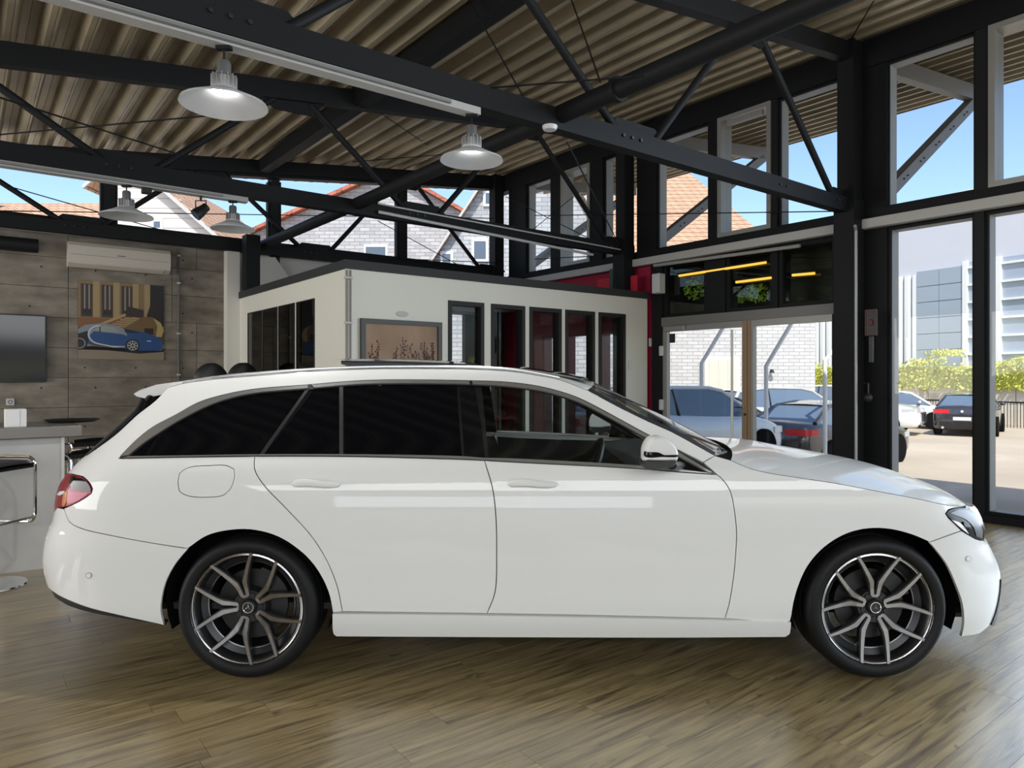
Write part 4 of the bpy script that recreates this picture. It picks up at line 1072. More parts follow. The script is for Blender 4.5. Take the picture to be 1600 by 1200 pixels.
# back end pilaster and the steel column beside it
tag(obj('wall_pilaster', M(B).box(BOX_A-.18, BOX_A, B0-.16, B0, 0, 3.28), mat('pale_grey', (.66,.64,.58), .7)), kind='structure')
tag(obj('steel_post', M(B).box(BOX_A-.05, BOX_A+.14, B0-.62, B0-.42, 2.64, 3.4), DARKF), 'short dark steel post on the rear end of the office roof', 'post')
p = [PB(407,402,10.0), PB(430,402,10.0), PB(455,438,10.0), PB(407,452,10.0)]
tag(obj('sheet_panel', M(B).add([(q[0], q[1]+d, q[2]) for d in (0, .03) for q in p], [(0,1,2,3), (7,6,5,4), (0,4,5,1), (1,5,6,2), (2,6,7,3), (3,7,4,0)]), mat('sheet_grey', (.42,.41,.39), .6)), 'pale grey sheet panel standing on the office roof by the dark post', 'panel')
# ================================================================== OUTSIDE
GZ = -0.60
def ground_z(a): return -.05 if a < 8.2 else (-.05 - .55*min(1, (a-8.2)/6.3))
PAVE = mat('yard_paving', (.55,.46,.35), .85, noise=(.35, .12), bump=(25, .06))
m = M(B); rows = []
for a in (-60, 8.2, 9.6, 11, 12.6, 14.5, 24, 120): rows.append([(a, b, ground_z(a) if b < 11 or a > 8.2 else GZ) for b in (-60, -10, 0, 10.9, 11.2, 40, 140)])
tag(obj('ground', m.grid(rows), PAVE), kind='structure')
def PY(x, y, Y): return ((x-800)/F_PX*Y, Y, EYE+(HZ-y)/F_PX*Y)

def brick_mat(name, c1, c2, mortar, bw=.24, bh=.075, rot=None):
    m = bpy.data.materials.new(name); m.use_nodes = True; nt = m.node_tree; L = nt.links; b = nt.nodes['Principled BSDF']
    tc = nt.nodes.new('ShaderNodeTexCoord'); sp = nt.nodes.new('ShaderNodeSeparateXYZ'); cb = nt.nodes.new('ShaderNodeCombineXYZ')
    ad = nt.nodes.new('ShaderNodeMath'); L.new(tc.outputs['Object'], sp.inputs[0]); L.new(sp.outputs[0], ad.inputs[0]); L.new(sp.outputs[1], ad.inputs[1]); L.new(ad.outputs[0], cb.inputs[0]); L.new(sp.outputs[2], cb.inputs[1])
    br = nt.nodes.new('ShaderNodeTexBrick'); L.new(cb.outputs[0], br.inputs['Vector'])
    br.inputs['Color1'].default_value = (*c1, 1); br.inputs['Color2'].default_value = (*c2, 1); br.inputs['Mortar'].default_value = (*mortar, 1)
    br.inputs['Scale'].default_value = 1; br.inputs['Mortar Size'].default_value = .012; br.inputs['Brick Width'].default_value = bw; br.inputs['Row Height'].default_value = bh
    L.new(br.outputs['Color'], b.inputs['Base Color']); b.inputs['Roughness'].default_value = .85
    bp = nt.nodes.new('ShaderNodeBump'); bp.inputs['Strength'].default_value = .6; bp.inputs['Distance'].default_value = .01; bp.invert = True
    L.new(br.outputs['Fac'], bp.inputs['Height']); L.new(bp.outputs[0], b.inputs['Normal']); return m
BRICK_W = brick_mat('white_brick', (.66,.64,.62), (.56,.545,.53), (.40,.39,.385), .36, .12)
BRICK_G = brick_mat('grey_brick', (.50,.50,.51), (.36,.37,.39), (.28,.28,.29), .34, .12)
TILE = brick_mat('clay_tiles', (.58,.36,.23), (.50,.30,.19), (.16,.08,.05), .32, .20)
TILE_R = brick_mat('red_tiles', (.50,.17,.11), (.42,.14,.09), (.2,.07,.05), .3, .25)
SIDING = mat('white_siding', (.70,.66,.62), .7)
WFRAME = mat('white_frame', (.75,.75,.75), .5); FARGLASS = mat('far_glass', (.10,.13,.17), .08)
def house_window(par, x0, x1, z0, z1, y, n=1):
    f = obj('window', M().box(x0, x1, y-.06, y+.02, z0, z1), WFRAME, par)
    w = (x1-x0-.10)/n
    for k in range(n): obj('pane', M().box(x0+.07+k*w, x0+.03+(k+1)*w, y-.075, y-.02, z0+.08, z1-.08), FARGLASS, f)
def gable_house(label, x0, x1, xa, za, z0e, z1e, y, depth, wall, roof, name='house', verge=None, oh=.25):
    """frontal gable: eaves z0e at x0 and z1e at x1, apex (xa, za)"""
    t = thing(name, label, 'house', ((x0+x1)/2, y+depth/2, GZ))
    obj('wall', M().prism([(x0, GZ), (x1, GZ), (x1, z1e), (xa, za), (x0, z0e)], y, y+depth), wall, t)
    for (xe, ze) in ((x0, z0e), (x1, z1e)):
        dx, dz = xe-xa, ze-za; l = math.hypot(dx, dz); ex, ez = xe+dx/l*.35, ze+dz/l*.35
        obj('roof_slope', M().prism([(xa, za+.02), (ex, ez+.02), (ex, ez+.13), (xa, za+.15)], y-oh, y+depth+.2), roof, t)
        obj('verge_board', M().prism([(xa, za), (ex, ez), (ex, ez+.10), (xa, za+.12)], y-oh-.05, y-oh), verge or WFRAME, t)
    return t
# --- beyond the rear clerestory
A = gable_house('grey brick gabled house with red roof edge behind the middle rear window', -9.6, -1.2, -4.1, 8.35, 5.9, 6.7, 24, 9, BRICK_G, TILE_R, verge=TILE_R)
house_window(A, -8.6, -7.9, 4.4, 5.5, 24); house_window(A, -5.0, -4.2, 4.6, 5.9, 24)
Bh = gable_house('second grey brick gabled house with white windows near the corner', -2.45, 3.2, .55, 8.9, 4.3, 4.4, 20, 3.3, BRICK_G, TILE, verge=mat('verge_grey', (.5,.5,.5), .6))
for (xp0, xp1, yp0, yp1) in ((737,763,373,409), (688,708,393,428), (755,769,298,323)):
    p, q = PY(xp0, yp1, 20), PY(xp1, yp0, 20); house_window(Bh, p[0], q[0], p[2], q[2], 20)
Lh = gable_house('white sided gabled house behind the left rear window', -10.45, -6.6, -9.75, 6.95, 6.35, 4.2, 18, 7, SIDING, TILE, verge=mat('verge_grey', (.5,.5,.5), .6))
p, q = PY(238, 361, 18), PY(256, 342, 18); house_window(Lh, p[0], q[0], p[2], q[2], 18)
for k in range(14):
    z = 3.2+k*.25; xl, xr = -9.75-(6.95-z)*1.1, -9.75+(6.95-z)*1.1
    obj('siding_board', M().box(max(xl, -10.4), min(xr, -6.7), 17.97, 18.0, z, z+.235), SIDING, Lh)
def slope_house(name, label, x0, x1, y, ze, zr, dy, wall, roof, hip=0.0):
    t = thing(name, label, 'house', ((x0+x1)/2, y, GZ))
    obj('wall', M().box(x0, x1, y, y+2*dy, GZ, ze), wall, t)
    v = [(x0-.3, y-.35, ze-.15), (x1+.3, y-.35, ze-.15), (x1-hip, y+dy, zr), (x0-.3, y+dy, zr), (x1+.3, y+2*dy+.3, ze-.15), (x0-.3, y+2*dy+.3, ze-.15)]
    obj('roof', M().add(v, [(0,1,2,3), (3,2,4,5), (1,4,2), (0,3,5), (0,5,4,1)]), roof, t)
    return t
T1 = slope_house('house', 'low house with orange tiled roof at the far left', -28, -14.3, 25, 6.9, 8.3, 3, SIDING, TILE)
obj('chimney', M().box(-20.2, -19.6, 26.5, 27.1, 6.5, 8.6), BRICK_W, T1)
slope_house('house', 'small house with orange tiled roof between the white and the brick gable', -12.4, -9.2, 27, 6.0, 7.2, 3, SIDING, TILE)
# --- beyond the entrance: white brick house under an orange tile roof
D = slope_house('house', 'white brick house with large orange tiled roof behind the entrance door', -0.9, 10.25, 24, 4.55, 10.2, 6.2, BRICK_W, TILE, hip=2.8)
obj('gutter', M().tube([(-1.1, 23.55, 4.4), (10.6, 23.55, 4.4)], .07, 8), mat('zinc', (.45,.46,.47), .5), D)
p, q = PY(1106, 612, 24), PY(1150, 562, 24)
dr = obj('garage_door', M().box(p[0]-.12, q[0]+.12, 23.93, 24.02, GZ, q[2]+.12), mat('cream_frame', (.78,.76,.66), .6), D)
for k in range(3):
    w = (q[0]-p[0])/3; obj('door_leaf', M().box(p[0]+k*w+.02, p[0]+(k+1)*w-.02, 23.90, 23.95, GZ+.02, q[2]), mat('cream_door', (.70,.67,.55), .6), dr)
obj('wall_lamp', M().lathe([(0,.02),(.05,.02),(.09,-.10),(0,-.10)], (PY(1206,578,23.85)), 10), BLACK, D)
POSTM = mat('post_pale', (.86,.85,.80), .5)
for (xt, yt, xb_, yb), Y, lb in (((1134,505,1096,568), 15.5, 'pale bent steel pole outside the left door leaf'), ((1237,505,1197,572), 14.6, 'pale bent steel pole behind the right door leaf'), ((1325,520,1289,563), 14.6, 'pale bent steel pole beside the dark column')):
    p, q = PY(xt, yt, Y), PY(xb_, yb, Y)
    tag(obj('bent_pole', M().tube([(q[0], Y, ground_z(20)), q, p, (p[0]+.25, Y, p[2]+.6)], .045, 10), POSTM, smooth=True), lb, 'pole')
# --- beyond the right-hand glass: hall with white and grey cladding
HD = np.array([.476, -.879]); HO = np.array([20.45, 36.0]); HN = np.array([-.879, -.476])
def HT(p):                                           # (s along the front, n towards us, z)
    return (HO[0]+HD[0]*p[0]+HN[0]*p[1], HO[1]+HD[1]*p[0]+HN[1]*p[1], p[2])
def hs_(x): t = (x-800)/F_PX; return (t*HO[1]-HO[0])/(HD[0]-t*HD[1])
def hz_(x, y): s = hs_(x); return EYE+(HZ-y)/F_PX*(HO[1]+HD[1]*s)
hall = thing('industrial_hall', 'tall pale industrial hall with white ribs, grey panels and window grid', 'building', HT((2, -4, GZ)))
obj('wall', M(HT).box(-14, 24, -14, 0, GZ, 10.2), mat('hall_pale', (.60,.60,.64), .6), hall)
RIBW = mat('hall_white', (.80,.80,.78), .5); RIBG = mat('hall_grey', (.34,.39,.45), .5)
obj('coping', M(HT).box(-14.1, 24.1, -14.1, .15, 10.0, 10.3), RIBW, hall)
s = -14.0; s_end = hs_(1434)
while s < s_end-.05:
    obj('cladding_rib', M(HT).add([(s, .02, GZ), (s+.08, .14, GZ), (s+.28, .14, GZ), (s+.36, .02, GZ), (s, .02, 6.6), (s+.08, .14, 6.6), (s+.28, .14, 6.6), (s+.36, .02, 6.6)],
        [(0,1,5,4), (1,2,6,5), (2,3,7,6), (4,5,6,7), (0,3,2,1)]), RIBW, hall)
    s += .42
g0, gm, g1 = hs_(1435), hs_(1470), hs_(1509); zt, zb = 6.75, 2.0; dz = (zt-zb)/6
for (p, q) in ((g0, gm), (gm, g1)):
    for k in range(6): obj('grey_panel', M(HT).box(p+.012, q-.012, .0, .16, zb+k*dz+.015, zb+(k+1)*dz-.015), RIBG, hall)
obj('grey_panel', M(HT).box(g0, g1, 0, .16, .2, zb), RIBG, hall)
x_m = [1510, 1547, 1585, 1620]
win = obj('window_grid', M(HT).box(hs_(1510), hs_(1640)+3, 0, .05, 1.5, 6.9), mat('hall_glass', (.36,.42,.50), .15), hall)
s0 = hs_(1511)
for k in range(6): obj('mullion', M(HT).box(s0+k*1.48-.10, s0+k*1.48+.10, .04, .22, 1.5, 6.95), RIBW, win)
for k in range(7): obj('transom_bar', M(HT).box(s0, s0+7.4, .04, .16, 1.7+k*.82-.05, 1.7+k*.82+.05), RIBW, win)
# bank: block wall, hedge, railing
def RT(p): return (HO[0]-1.9+HD[0]*p[0]+HN[0]*p[1], HO[1]-2.4+HD[1]*p[0]+HN[1]*p[1], p[2])
rw = thing('retaining_wall', 'pale concrete block wall below the hedge', 'wall', RT((2, 0, GZ)))
BLK = mat('concrete_block', (.66,.60,.50), .85, rand=.06)
s = -16.0; k = 0
while s < 16:
    l = rnd.uniform(1.5, 2.2)
    for z0, z1 in ((GZ, .30), (.30, 1.15+.12*(k % 3 == 1))): obj('block', M(RT).box(s+.012, s+l-.012, -.5, rnd.uniform(0, .03), z0+.01, z1, .01), BLK, rw)
    s += l; k += 1
tag(obj('bank', M(RT).box(-18, 18, -2.6, -.5, GZ, 1.10), mat('soil', (.25,.2,.12), .9)), kind='structure')
HEDGE = mat('hedge_leaf', (.52,.53,.10), .7)
m = M(); rr = random.Random(3)
m.add([RT(q) for q in ((-17,.1,.95),(17,.1,.95),(17,.1,1.9),(-17,.1,1.9),(-17,-1.5,1.9),(17,-1.5,1.9))], [(0,1,2,3),(3,2,5,4)])
for i in range(15000):
    s = rr.uniform(-17, 17); n = rr.choice((rr.uniform(-1.4, .1), rr.uniform(.1, .28))); top = 2.05+.18*math.sin(s*1.7)+.1*math.sin(s*4.1)+(.55 if abs(s-1.6) < .5 else 0); z = rr.uniform(.85, top) if n > -.3 else top*rr.uniform(.9, 1)
    q = Vector(RT((s, n, z))); n1 = Vector((rr.gauss(0,1), rr.gauss(0,1)-.6, rr.gauss(0,1)+.5)).normalized(); t = n1.orthogonal().normalized(); w = n1.cross(t); sz = rr.uniform(.05, .10)
    m.add([q-t*sz, q-w*sz*.6, q+t*sz, q+w*sz*.6], [(0,1,2,3)])
tag(obj('hedge', m, HEDGE, recalc=False), 'bright green clipped hedge on top of the block wall', 'hedge', kind='stuff')
fen = thing('railing', 'low dark bar railing in front of the block wall', 'fence', RT((6, 1.2, GZ)))
obj('rail', M(RT).tube([(1.5, 1.2, .42), (16, 1.2, .42)], .03, 8), DARKF, fen)
m = M(RT)
for k in range(120): m.box(1.5+k*.12-.01, 1.5+k*.12+.01, 1.19, 1.21, GZ, .42)
tag(obj('rail_bars', m, DARKF, fen), kind='stuff')

# ---------------- parked cars
TYRE2 = RUBBER; SILV = mat('silver_alloy', (.50,.50,.50), .35, metal=.15)
SKYGL = mat('car_glass_sky', (.13,.18,.25), .05)  # sky reflection painted in as a blue base colour
STY = {
 'sedan': dict(L=4.75, W=1.83, H=1.44, st=[(-.5,.42,.70,.78),(-.49,.30,.93,.88),(-.465,.24,1.03,.94),(-.40,.20,1.06,.98),(-.22,.18,1.00,1.0),(0,.18,.98,1.0),(.18,.18,.98,1.0),(.30,.18,.93,.98),(.41,.20,.82,.94),(.465,.22,.70,.88),(.50,.32,.55,.74)],
      gh=[(-.40,1.03),(-.235,1.37),(-.10,1.44),(.05,1.43),(.13,1.38),(.27,.95)]),
 'hatch': dict(L=4.3, W=1.80, H=1.46, st=[(-.5,.42,.80,.80),(-.49,.30,1.02,.90),(-.46,.22,1.08,.96),(-.30,.18,1.04,1.0),(0,.18,.98,1.0),(.18,.18,.96,1.0),(.30,.18,.90,.98),(.41,.20,.80,.94),(.465,.22,.68,.88),(.50,.32,.54,.74)],
      gh=[(-.48,1.05),(-.40,1.36),(-.20,1.45),(.02,1.44),(.10,1.38),(.26,.94)]),
 'suv': dict(L=4.7, W=1.92, H=1.70, st=[(-.5,.50,.90,.82),(-.49,.38,1.14,.92),(-.46,.30,1.20,.97),(-.30,.26,1.18,1.0),(0,.26,1.14,1.0),(.18,.26,1.12,1.0),(.30,.26,1.08,.99),(.42,.28,1.00,.95),(.475,.30,.88,.90),(.50,.40,.74,.78)],
      gh=[(-.47,1.18),(-.41,1.58),(-.20,1.70),(.03,1.68),(.11,1.60),(.26,1.10)])}
def parked_car(label, px, py_rz, style, paint, X=None, Y=None, gz=GZ, mirror=True, rims=SILV, sc=1.0, grille=None):
    """car at (X, Y) heading rz; x forward, built in its own frame"""
    s = STY[style]; L, W, H = s['L']*sc, s['W']*sc, s['H']*sc; hw = W/2
    t = thing('parked_car', label, 'car', (X, Y, gz), py_rz, 'cars parked in the yard')
    rows = []
    st = s['st']; fx = [q[0] for q in st]; fz0 = pchip(fx, [q[1] for q in st]); fz1 = pchip(fx, [q[2] for q in st]); fw = pchip(fx, [q[3] for q in st])
    xs = sorted(set(list(np.linspace(-.5, .5, 41))+[-.495,.495]))
    RW = .325*sc*(1.12 if style == 'suv' else 1); wx = (-.295*L, .295*L)
    for x in xs:
        z0, z1, w = float(fz0(x))*sc, float(fz1(x))*sc, float(fw(x))*hw; X_ = x*L
        h = z1-z0; half = []
        for q, wz in ((0,.80),(.03,.93),(.12,.985),(.40,1.0),(.62,1.0),(.82,.985),(.93,.93),(.985,.80),(1,.60)): half.append((w*wz, z0+h*q))
        half.append((0, z1+.02))
        ring = [(X_, -y, z) for y, z in half] + [(X_, y, z) for y, z in half[-2::-1]]
        rows.append(ring+[(X_, 0, z0)])
    mm = M().grid([r+[r[0]] for r in rows]); n = len(rows[0])+1
    mm.f += [tuple(range(n-1)), tuple((len(rows)-1)*n+i for i in range(n-1))]
    body = obj('body', mm, paint, t, smooth=True, angle=50, local=True)
    # glasshouse: side profile swept with tumblehome
    gh = [(x*L, z*sc) for x, z in s['gh']]; zb = min(gh[0][1], gh[-1][1])
    def gw(z): return hw*(.90-.26*(z-zb)/(H-zb))
    v = []; k = len(gh)
    for sg in (-1, 1): v += [(x, sg*gw(z), z) for x, z in gh]
    v += [(gh[0][0]-.02, sg*gw(zb), zb-.12) for sg in (-1, 1)]+[(gh[-1][0]+.02, sg*gw(zb), zb-.12) for sg in (-1, 1)]
    f = [tuple(range(k))+(2*k+2, 2*k), tuple(range(k, 2*k))[::-1]+(2*k+1, 2*k+3)] + [(i, i+1, k+i+1, k+i) for i in range(k-1)]
    obj('windows', M().add(v, f), SKYGL, t, smooth=False, local=True)
    v2 = [];
    for i in range(1, k-1): v2.append([(gh[i][0], q*gw(gh[i][1])*1.02, gh[i][1]+.012+.03*(1-q*q)) for q in np.linspace(-1, 1, 7)])
    obj('roof', M().grid(v2), paint, t, smooth=True, local=True)
    for sg in (-1, 1):
        for i, j, r in ((0,1,.05), (k-2,k-1,.035)): obj('pillar', M().tube([(gh[q][0], sg*gw(gh[q][1])*1.0, gh[q][1]) for q in (i, j)], r*sc, 8), paint, t, smooth=True, local=True)
        obj('roof_rail', M().tube([(gh[q][0], sg*gw(gh[q][1])*1.01, gh[q][1]+.005) for q in range(1, k-1)], .035*sc, 8), paint, t, smooth=True, local=True)
        xm = (gh[1][0]+gh[-2][0])/2-.05*L; obj('middle_pillar', M().tube([(xm, sg*gw(H)*1.0, H-.03), (xm-.03, sg*gw(zb)*1.005, zb-.05)], .03*sc, 6), BLACK, t, local=True)
        for x in wx:
            m = M().lathe([(0,.012),(RW*1.09,.012),(RW*1.09,-.05),(0,-.05)], (x, sg*(hw*.995), RW), 28, 'y')
            obj('wheel_arch', m, MATS['arch_liner'], t, local=True)
            w = obj('wheel', M().lathe([(.70*RW,0),(.78*RW,sg*.03),(.96*RW,sg*.025),(RW,-sg*.02),(RW,-sg*.2)], (x, sg*hw*1.0, RW), 28, 'y'), TYRE2, t, smooth=True, local=True)
            m = M().lathe([(.66*RW,sg*.02),(.72*RW,sg*.03),(.74*RW,0)], (x, sg*hw, RW), 28, 'y').lathe([(0,sg*.035),(.14*RW,sg*.03),(.16*RW,0)], (x, sg*hw, RW), 12, 'y')
            for q in range(5):
                an = 2*math.pi*q/5+.3; m.bar((x+.1*RW*math.cos(an), sg*(hw+.022), RW+.1*RW*math.sin(an)), (x+.7*RW*math.cos(an+.12), sg*(hw+.022), RW+.7*RW*math.sin(an+.12)), .02, .10*RW, (0, 0, 1) if abs(math.cos(an)) > .5 else (1, 0, 0))
                m.bar((x+.1*RW*math.cos(an), sg*(hw+.022), RW+.1*RW*math.sin(an)), (x+.7*RW*math.cos(an-.28), sg*(hw+.022), RW+.7*RW*math.sin(an-.28)), .02, .08*RW, (0, 0, 1) if abs(math.cos(an)) > .5 else (1, 0, 0))
            obj('rim', m, rims, w, smooth=True, angle=30, local=True)
            w.matrix_parent_inverse = Matrix()
        zt = (.86 if style != 'suv' else 1.0)*sc
        obj('tail_light', M().prism([(x_*L, sg*y_*hw) for x_, y_ in ((-.502,.42),(-.499,.72),(-.489,.90),(-.46,.965),(-.415,.995),(-.415,.90),(-.47,.80),(-.48,.42))], zt-.075, zt+.055, 'z'), mat('tail_red', (.75,.02,.03), .2), t, local=True)
        zh = (.62 if style != 'suv' else .86)*sc
        obj('headlight', M().prism([(x_*L, sg*y_*hw) for x_, y_ in ((.39,.965),(.44,.925),(.468,.885),(.483,.80),(.493,.60),(.47,.58),(.39,.85))], zh-.04, zh+.075, 'z'), mat('head_clear', (.62,.66,.70), .12, metal=.3), t, local=True)
        obj('door_mirror', M().ball((gh[-1][0]-.22*L*.35, sg*(hw*1.03), zb+.10), .07, .10, .065, 10, 8), paint if mirror else BLACK, t, smooth=True, local=True)
        obj('fog_lamp', M().box(.488*L, .497*L, sg*hw*.45, sg*hw*.75, .32*sc, .42*sc, .004), BLACK, t, local=True)
    obj('rear_bumper', M().prism([(-.503*L,.34*sc),(-.507*L,.50*sc),(-.485*L,.52*sc),(-.48*L,.24*sc),(-.495*L,.26*sc)], -hw*.72, hw*.72), BLACK, t, local=True)
    obj('number_plate', M().box(-.509*L, -.497*L, -.26, .26, .56*sc, .67*sc), WFRAME, t, local=True)
    obj('boot_badge', M().lathe([(0,-.504*L-.006),(.04,-.504*L-.006),(.045,-.50*L),(0,-.50*L)], (0, 0, (.86 if style != 'suv' else 1.05)*sc), 16, 'x'), WFRAME, t, local=True)
    zg = (.50 if style != 'suv' else .66)*sc
    g = obj('grille', M().box(.490*L, .507*L, -hw*.40, hw*.40, zg-.16*sc, zg+.14*sc, .01), BLACK, t, local=True)
    if grille:
        for q in range(5): obj('grille_bar', M().box(.503*L, .512*L, -hw*.38, hw*.38, zg-.13*sc+q*.058*sc, zg-.115*sc+q*.058*sc), SHINY, g, local=True)
    for sg in (-1, 1): obj('exhaust_tip', M().tube([(-.505*L, sg*hw*.62, .30*sc), (-.46*L, sg*hw*.62, .30*sc)], .045, 10), SHINY, t, local=True)
    return t
PW_ = mat('paint_ice_white', (.62,.68,.74), .25, coat=1); PG_ = mat('paint_grey', (.045,.042,.045), .22, metal=.3, coat=1); PB_ = mat('paint_black', (.02,.02,.022), .2, coat=1); PWW = mat('paint_pure_white', (.74,.74,.73), .3, coat=1)
parked_car('ice white hatchback parked right outside the entrance door', None, R(35), 'hatch', PW_, X=3.13, Y=13.25, gz=-.22, rims=ANTHR)
parked_car('dark grey saloon with bright red tail lights behind the right door leaf', None, R(36), 'sedan', PG_, X=7.5, Y=16.8)
parked_car('black car behind the white hatchback, its windscreen over the bonnet', None, R(8), 'sedan', PB_, X=5.4, Y=19.6, gz=-.55)
parked_car('silver white car roof visible left of the dark column', None, R(12), 'suv', mat('paint_silver', (.55,.55,.54), .25, coat=1), X=8.4, Y=21.9)
parked_car('white off-road car with large barred grille, seen right of the dark column', None, R(-38), 'suv', PWW, X=12.5, Y=26.2, grille=True)
parked_car('white car partly hidden between the white off-road car and the dark saloon', None, R(-30), 'sedan', PWW, X=15.6, Y=29.0)
parked_car('dark saloon seen from behind in the yard at the right edge', None, R(52), 'sedan', mat('paint_anthracite', (.035,.035,.042), .22, coat=1), X=16.7, Y=25.9)
# ================================================================== THINGS IN THE HALL
# ---------------- light trunking under the two trusses, pendant lamps
Z_TR = 3.165
def trunk(label, b, a0, a1):
    t = thing('light_trunking', label, 'trunking', B(((a0+a1)/2, b, Z_TR)))
    obj('housing', M(B).box(a0, a1, b-.045, b+.045, Z_TR, 3.213), GREY, t)
    obj('conductor_rail', M(B).box(a0, a1-.25, b-.075, b-.05, Z_TR+.012, Z_TR+.03), mat('rail_dull', (.25,.25,.24), .4, metal=.5), t)
trunk('long pale light trunking under the near roof truss', TRUSS[0], -2.0, 2.74)
trunk('pale light trunking under the far roof truss, left half', TRUSS[1], -3.0, 2.27)
tag(obj('cable_tube', M(B).tube([PB(592,331,TRUSS[1]-.10), PB(926,398,TRUSS[1]-.10)], .018, 8), mat('tube_pale', (.55,.55,.53), .4), smooth=True), 'pale cable tube under the right half of the far truss', 'tube')
tag(obj('cable_tube', M(B).tube([PB(590,318,TRUSS[1]-.075), PB(985,393,TRUSS[1]-.075)], .010, 8), MATS['tube_pale'], smooth=True), 'thin pale cable tube along the right half of the far truss', 'tube')
SHADE = mat('shade_aluminium', (.62,.63,.64), .42, metal=.25); BULB = mat('led_lens', (1,1,1), .4, emit='FFFFFF', emit_s=14.0); BULB_OFF = mat('led_lens_dim', (.8,.8,.8), .4, emit='FFFFFF', emit_s=1.6)
def pendant(label, a, b, drop, r, lit=True):
    top = Z_TR; zr = top-drop
    t = thing('pendant_lamp', label, 'lamp', B((a, b, zr)), 0, 'round pendant lamps under the trusses')
    c = B((a, b, 0)); x, y = c[0], c[1]
    obj('shade', M().lathe([(r,0), (r*.98,.012), (r*.55,.055), (r*.30,.085), (.062,.092), (.055,.086), (r*.30,.076), (r*.55,.046), (r*.96,.004)], (x, y, zr), 40, close=True), SHADE, t, smooth=True, angle=50)
    m = M().lathe([(0,.088), (.05,.088), (.05,.15), (.02,.15), (0,.15)], (x, y, zr), 20)
    for k in range(14):
        an = 2*math.pi*k/14; m.bar((x+.03*math.cos(an), y+.03*math.sin(an), zr+.125), (x+.066*math.cos(an), y+.066*math.sin(an), zr+.125), .004, .07)
    obj('heat_sink', m, mat('sink_grey', (.35,.35,.35), .4, metal=.6), t)
    obj('driver_housing', M().lathe([(0,.15), (.034,.15), (.036,.22), (.030,.235), (0,.235)], (x, y, zr), 16), mat('driver_dark', (.10,.10,.10), .5), t, smooth=True, angle=30)
    obj('stem', M().tube([(x, y, zr+.23), (x, y, top-.015)], .006, 8), STEEL, t, smooth=True)
    obj('ceiling_hook', M().box(x-.04, x+.04, y-.02, y+.02, top-.02, top, .004), STEEL, t)
    obj('lens', M().lathe([(0,.060), (.040,.062), (.055,.078), (.055,.088), (0,.088)], (x, y, zr), 20), BULB if lit else BULB_OFF, t, smooth=True, angle=40)
    if lit:
        d = bpy.data.lights.new('pendant_light', 'SPOT'); d.spot_size = R(150); d.spot_blend = .6; d.energy = 90; d.shadow_soft_size = .05; d.color = (1, .98, .95)
        l = bpy.data.objects.new('pendant_light', d); l.location = (0, 0, .05); l.parent = t; COL.objects.link(l)
    return t
pendant('largest lit round pendant lamp at the upper left', 1.10, TRUSS[0]-.01, .315, .222)
pendant('lit round pendant lamp above the office picture', 2.69, TRUSS[0]-.01, .31, .210)
pendant('round pendant lamp in front of the left rear window', 1.19, TRUSS[1]-.01, .29, .225, False)
pendant('dim dark round pendant lamp right of the spotlight', 2.13, TRUSS[1]-.01, .285, .210, False)
pendant('round pendant lamp cut by the left edge of the photo', -.02, TRUSS[1]-.01, .27, .222, False)
c = B((1.83, TRUSS[1]-.01, 0))
sp = thing('spotlight', 'small black spotlight hanging under the far truss', 'lamp', (c[0], c[1], 2.98))
obj('yoke', M().tube([(c[0]-.05, c[1], 3.02), (c[0]-.05, c[1], 3.12), (c[0]+.05, c[1], 3.12), (c[0]+.05, c[1], 3.02)], .007, 6).tube([(c[0], c[1], 3.12), (c[0], c[1], Z_TR)], .012, 8), BLACK, sp)
q0, q1 = Vector((c[0]-.035, c[1]-.04, 2.97)), Vector((c[0]+.045, c[1]+.03, 3.07))
obj('head', M().tube([q0, q0.lerp(q1, .5), q0.lerp(q1, .55), q1], [.058, .052, .046, .040], 16), BLACK, sp, smooth=True, angle=40)
obj('lens', M().tube([q0-(q1-q0)*.02, q0], [.05, .05], 16), FARGLASS, sp)
p = PB(229, 296, TRUSS[1]-.01); tag(obj('junction_box', M(B).box(p[0]-.04, p[0]+.04, p[1]-.04, p[1]+.04, p[2]-.04, Z_TR, .006), BLACK), 'small black junction box under the far truss', 'box')
p = PB(862, 208, TRUSS[0]-.08); 
t = thing('smoke_detector', 'round pale detector plate on the near truss', 'detector', B(p))
obj('housing', M(B).lathe([(0,-.03), (.045,-.03), (.055,-.012), (.055,0), (0,0)], (p[0], p[1]+.02, 3.215), 24), mat('pale_plastic', (.55,.55,.53), .4), t, smooth=True, angle=30)

# ---------------- on the concrete wall
ac = thing('air_conditioner', 'pale wall air conditioner above the car poster', 'air conditioner', B((1.66, B0, 2.82)))
prof = [(B0-.006,2.82), (B0-.10,2.815), (B0-.19,2.86), (B0-.215,2.95), (B0-.205,3.08), (B0-.17,3.125), (B0-.006,3.13)]
CREAM = mat('cream_plastic', (.52,.47,.40), .45)
obj('casing', M(B).prism(prof, 1.06, 2.24, 'x'), CREAM, ac, smooth=True, angle=25)
obj('air_flap', M(B).add([(1.12,B0-.115,2.812), (2.16,B0-.115,2.812), (2.16,B0-.192,2.852), (1.12,B0-.192,2.852), (1.12,B0-.12,2.822), (2.16,B0-.12,2.822), (2.16,B0-.197,2.86), (1.12,B0-.197,2.86)], [(0,1,2,3), (7,6,5,4), (0,4,5,1), (1,5,6,2), (2,6,7,3), (3,7,4,0)]), CREAM, ac)
obj('front_line', M(B).box(1.08, 2.22, B0-.2175, B0-.20, 2.962, 2.966), mat('groove', (.2,.18,.15), .6), ac)
obj('status_light', M(B).box(1.60, 1.70, B0-.220, B0-.21, 2.985, 2.992), BLACK, ac)
tv = thing('television', 'large dark flat television on the concrete wall', 'television', B((.12, B0, 1.35)))
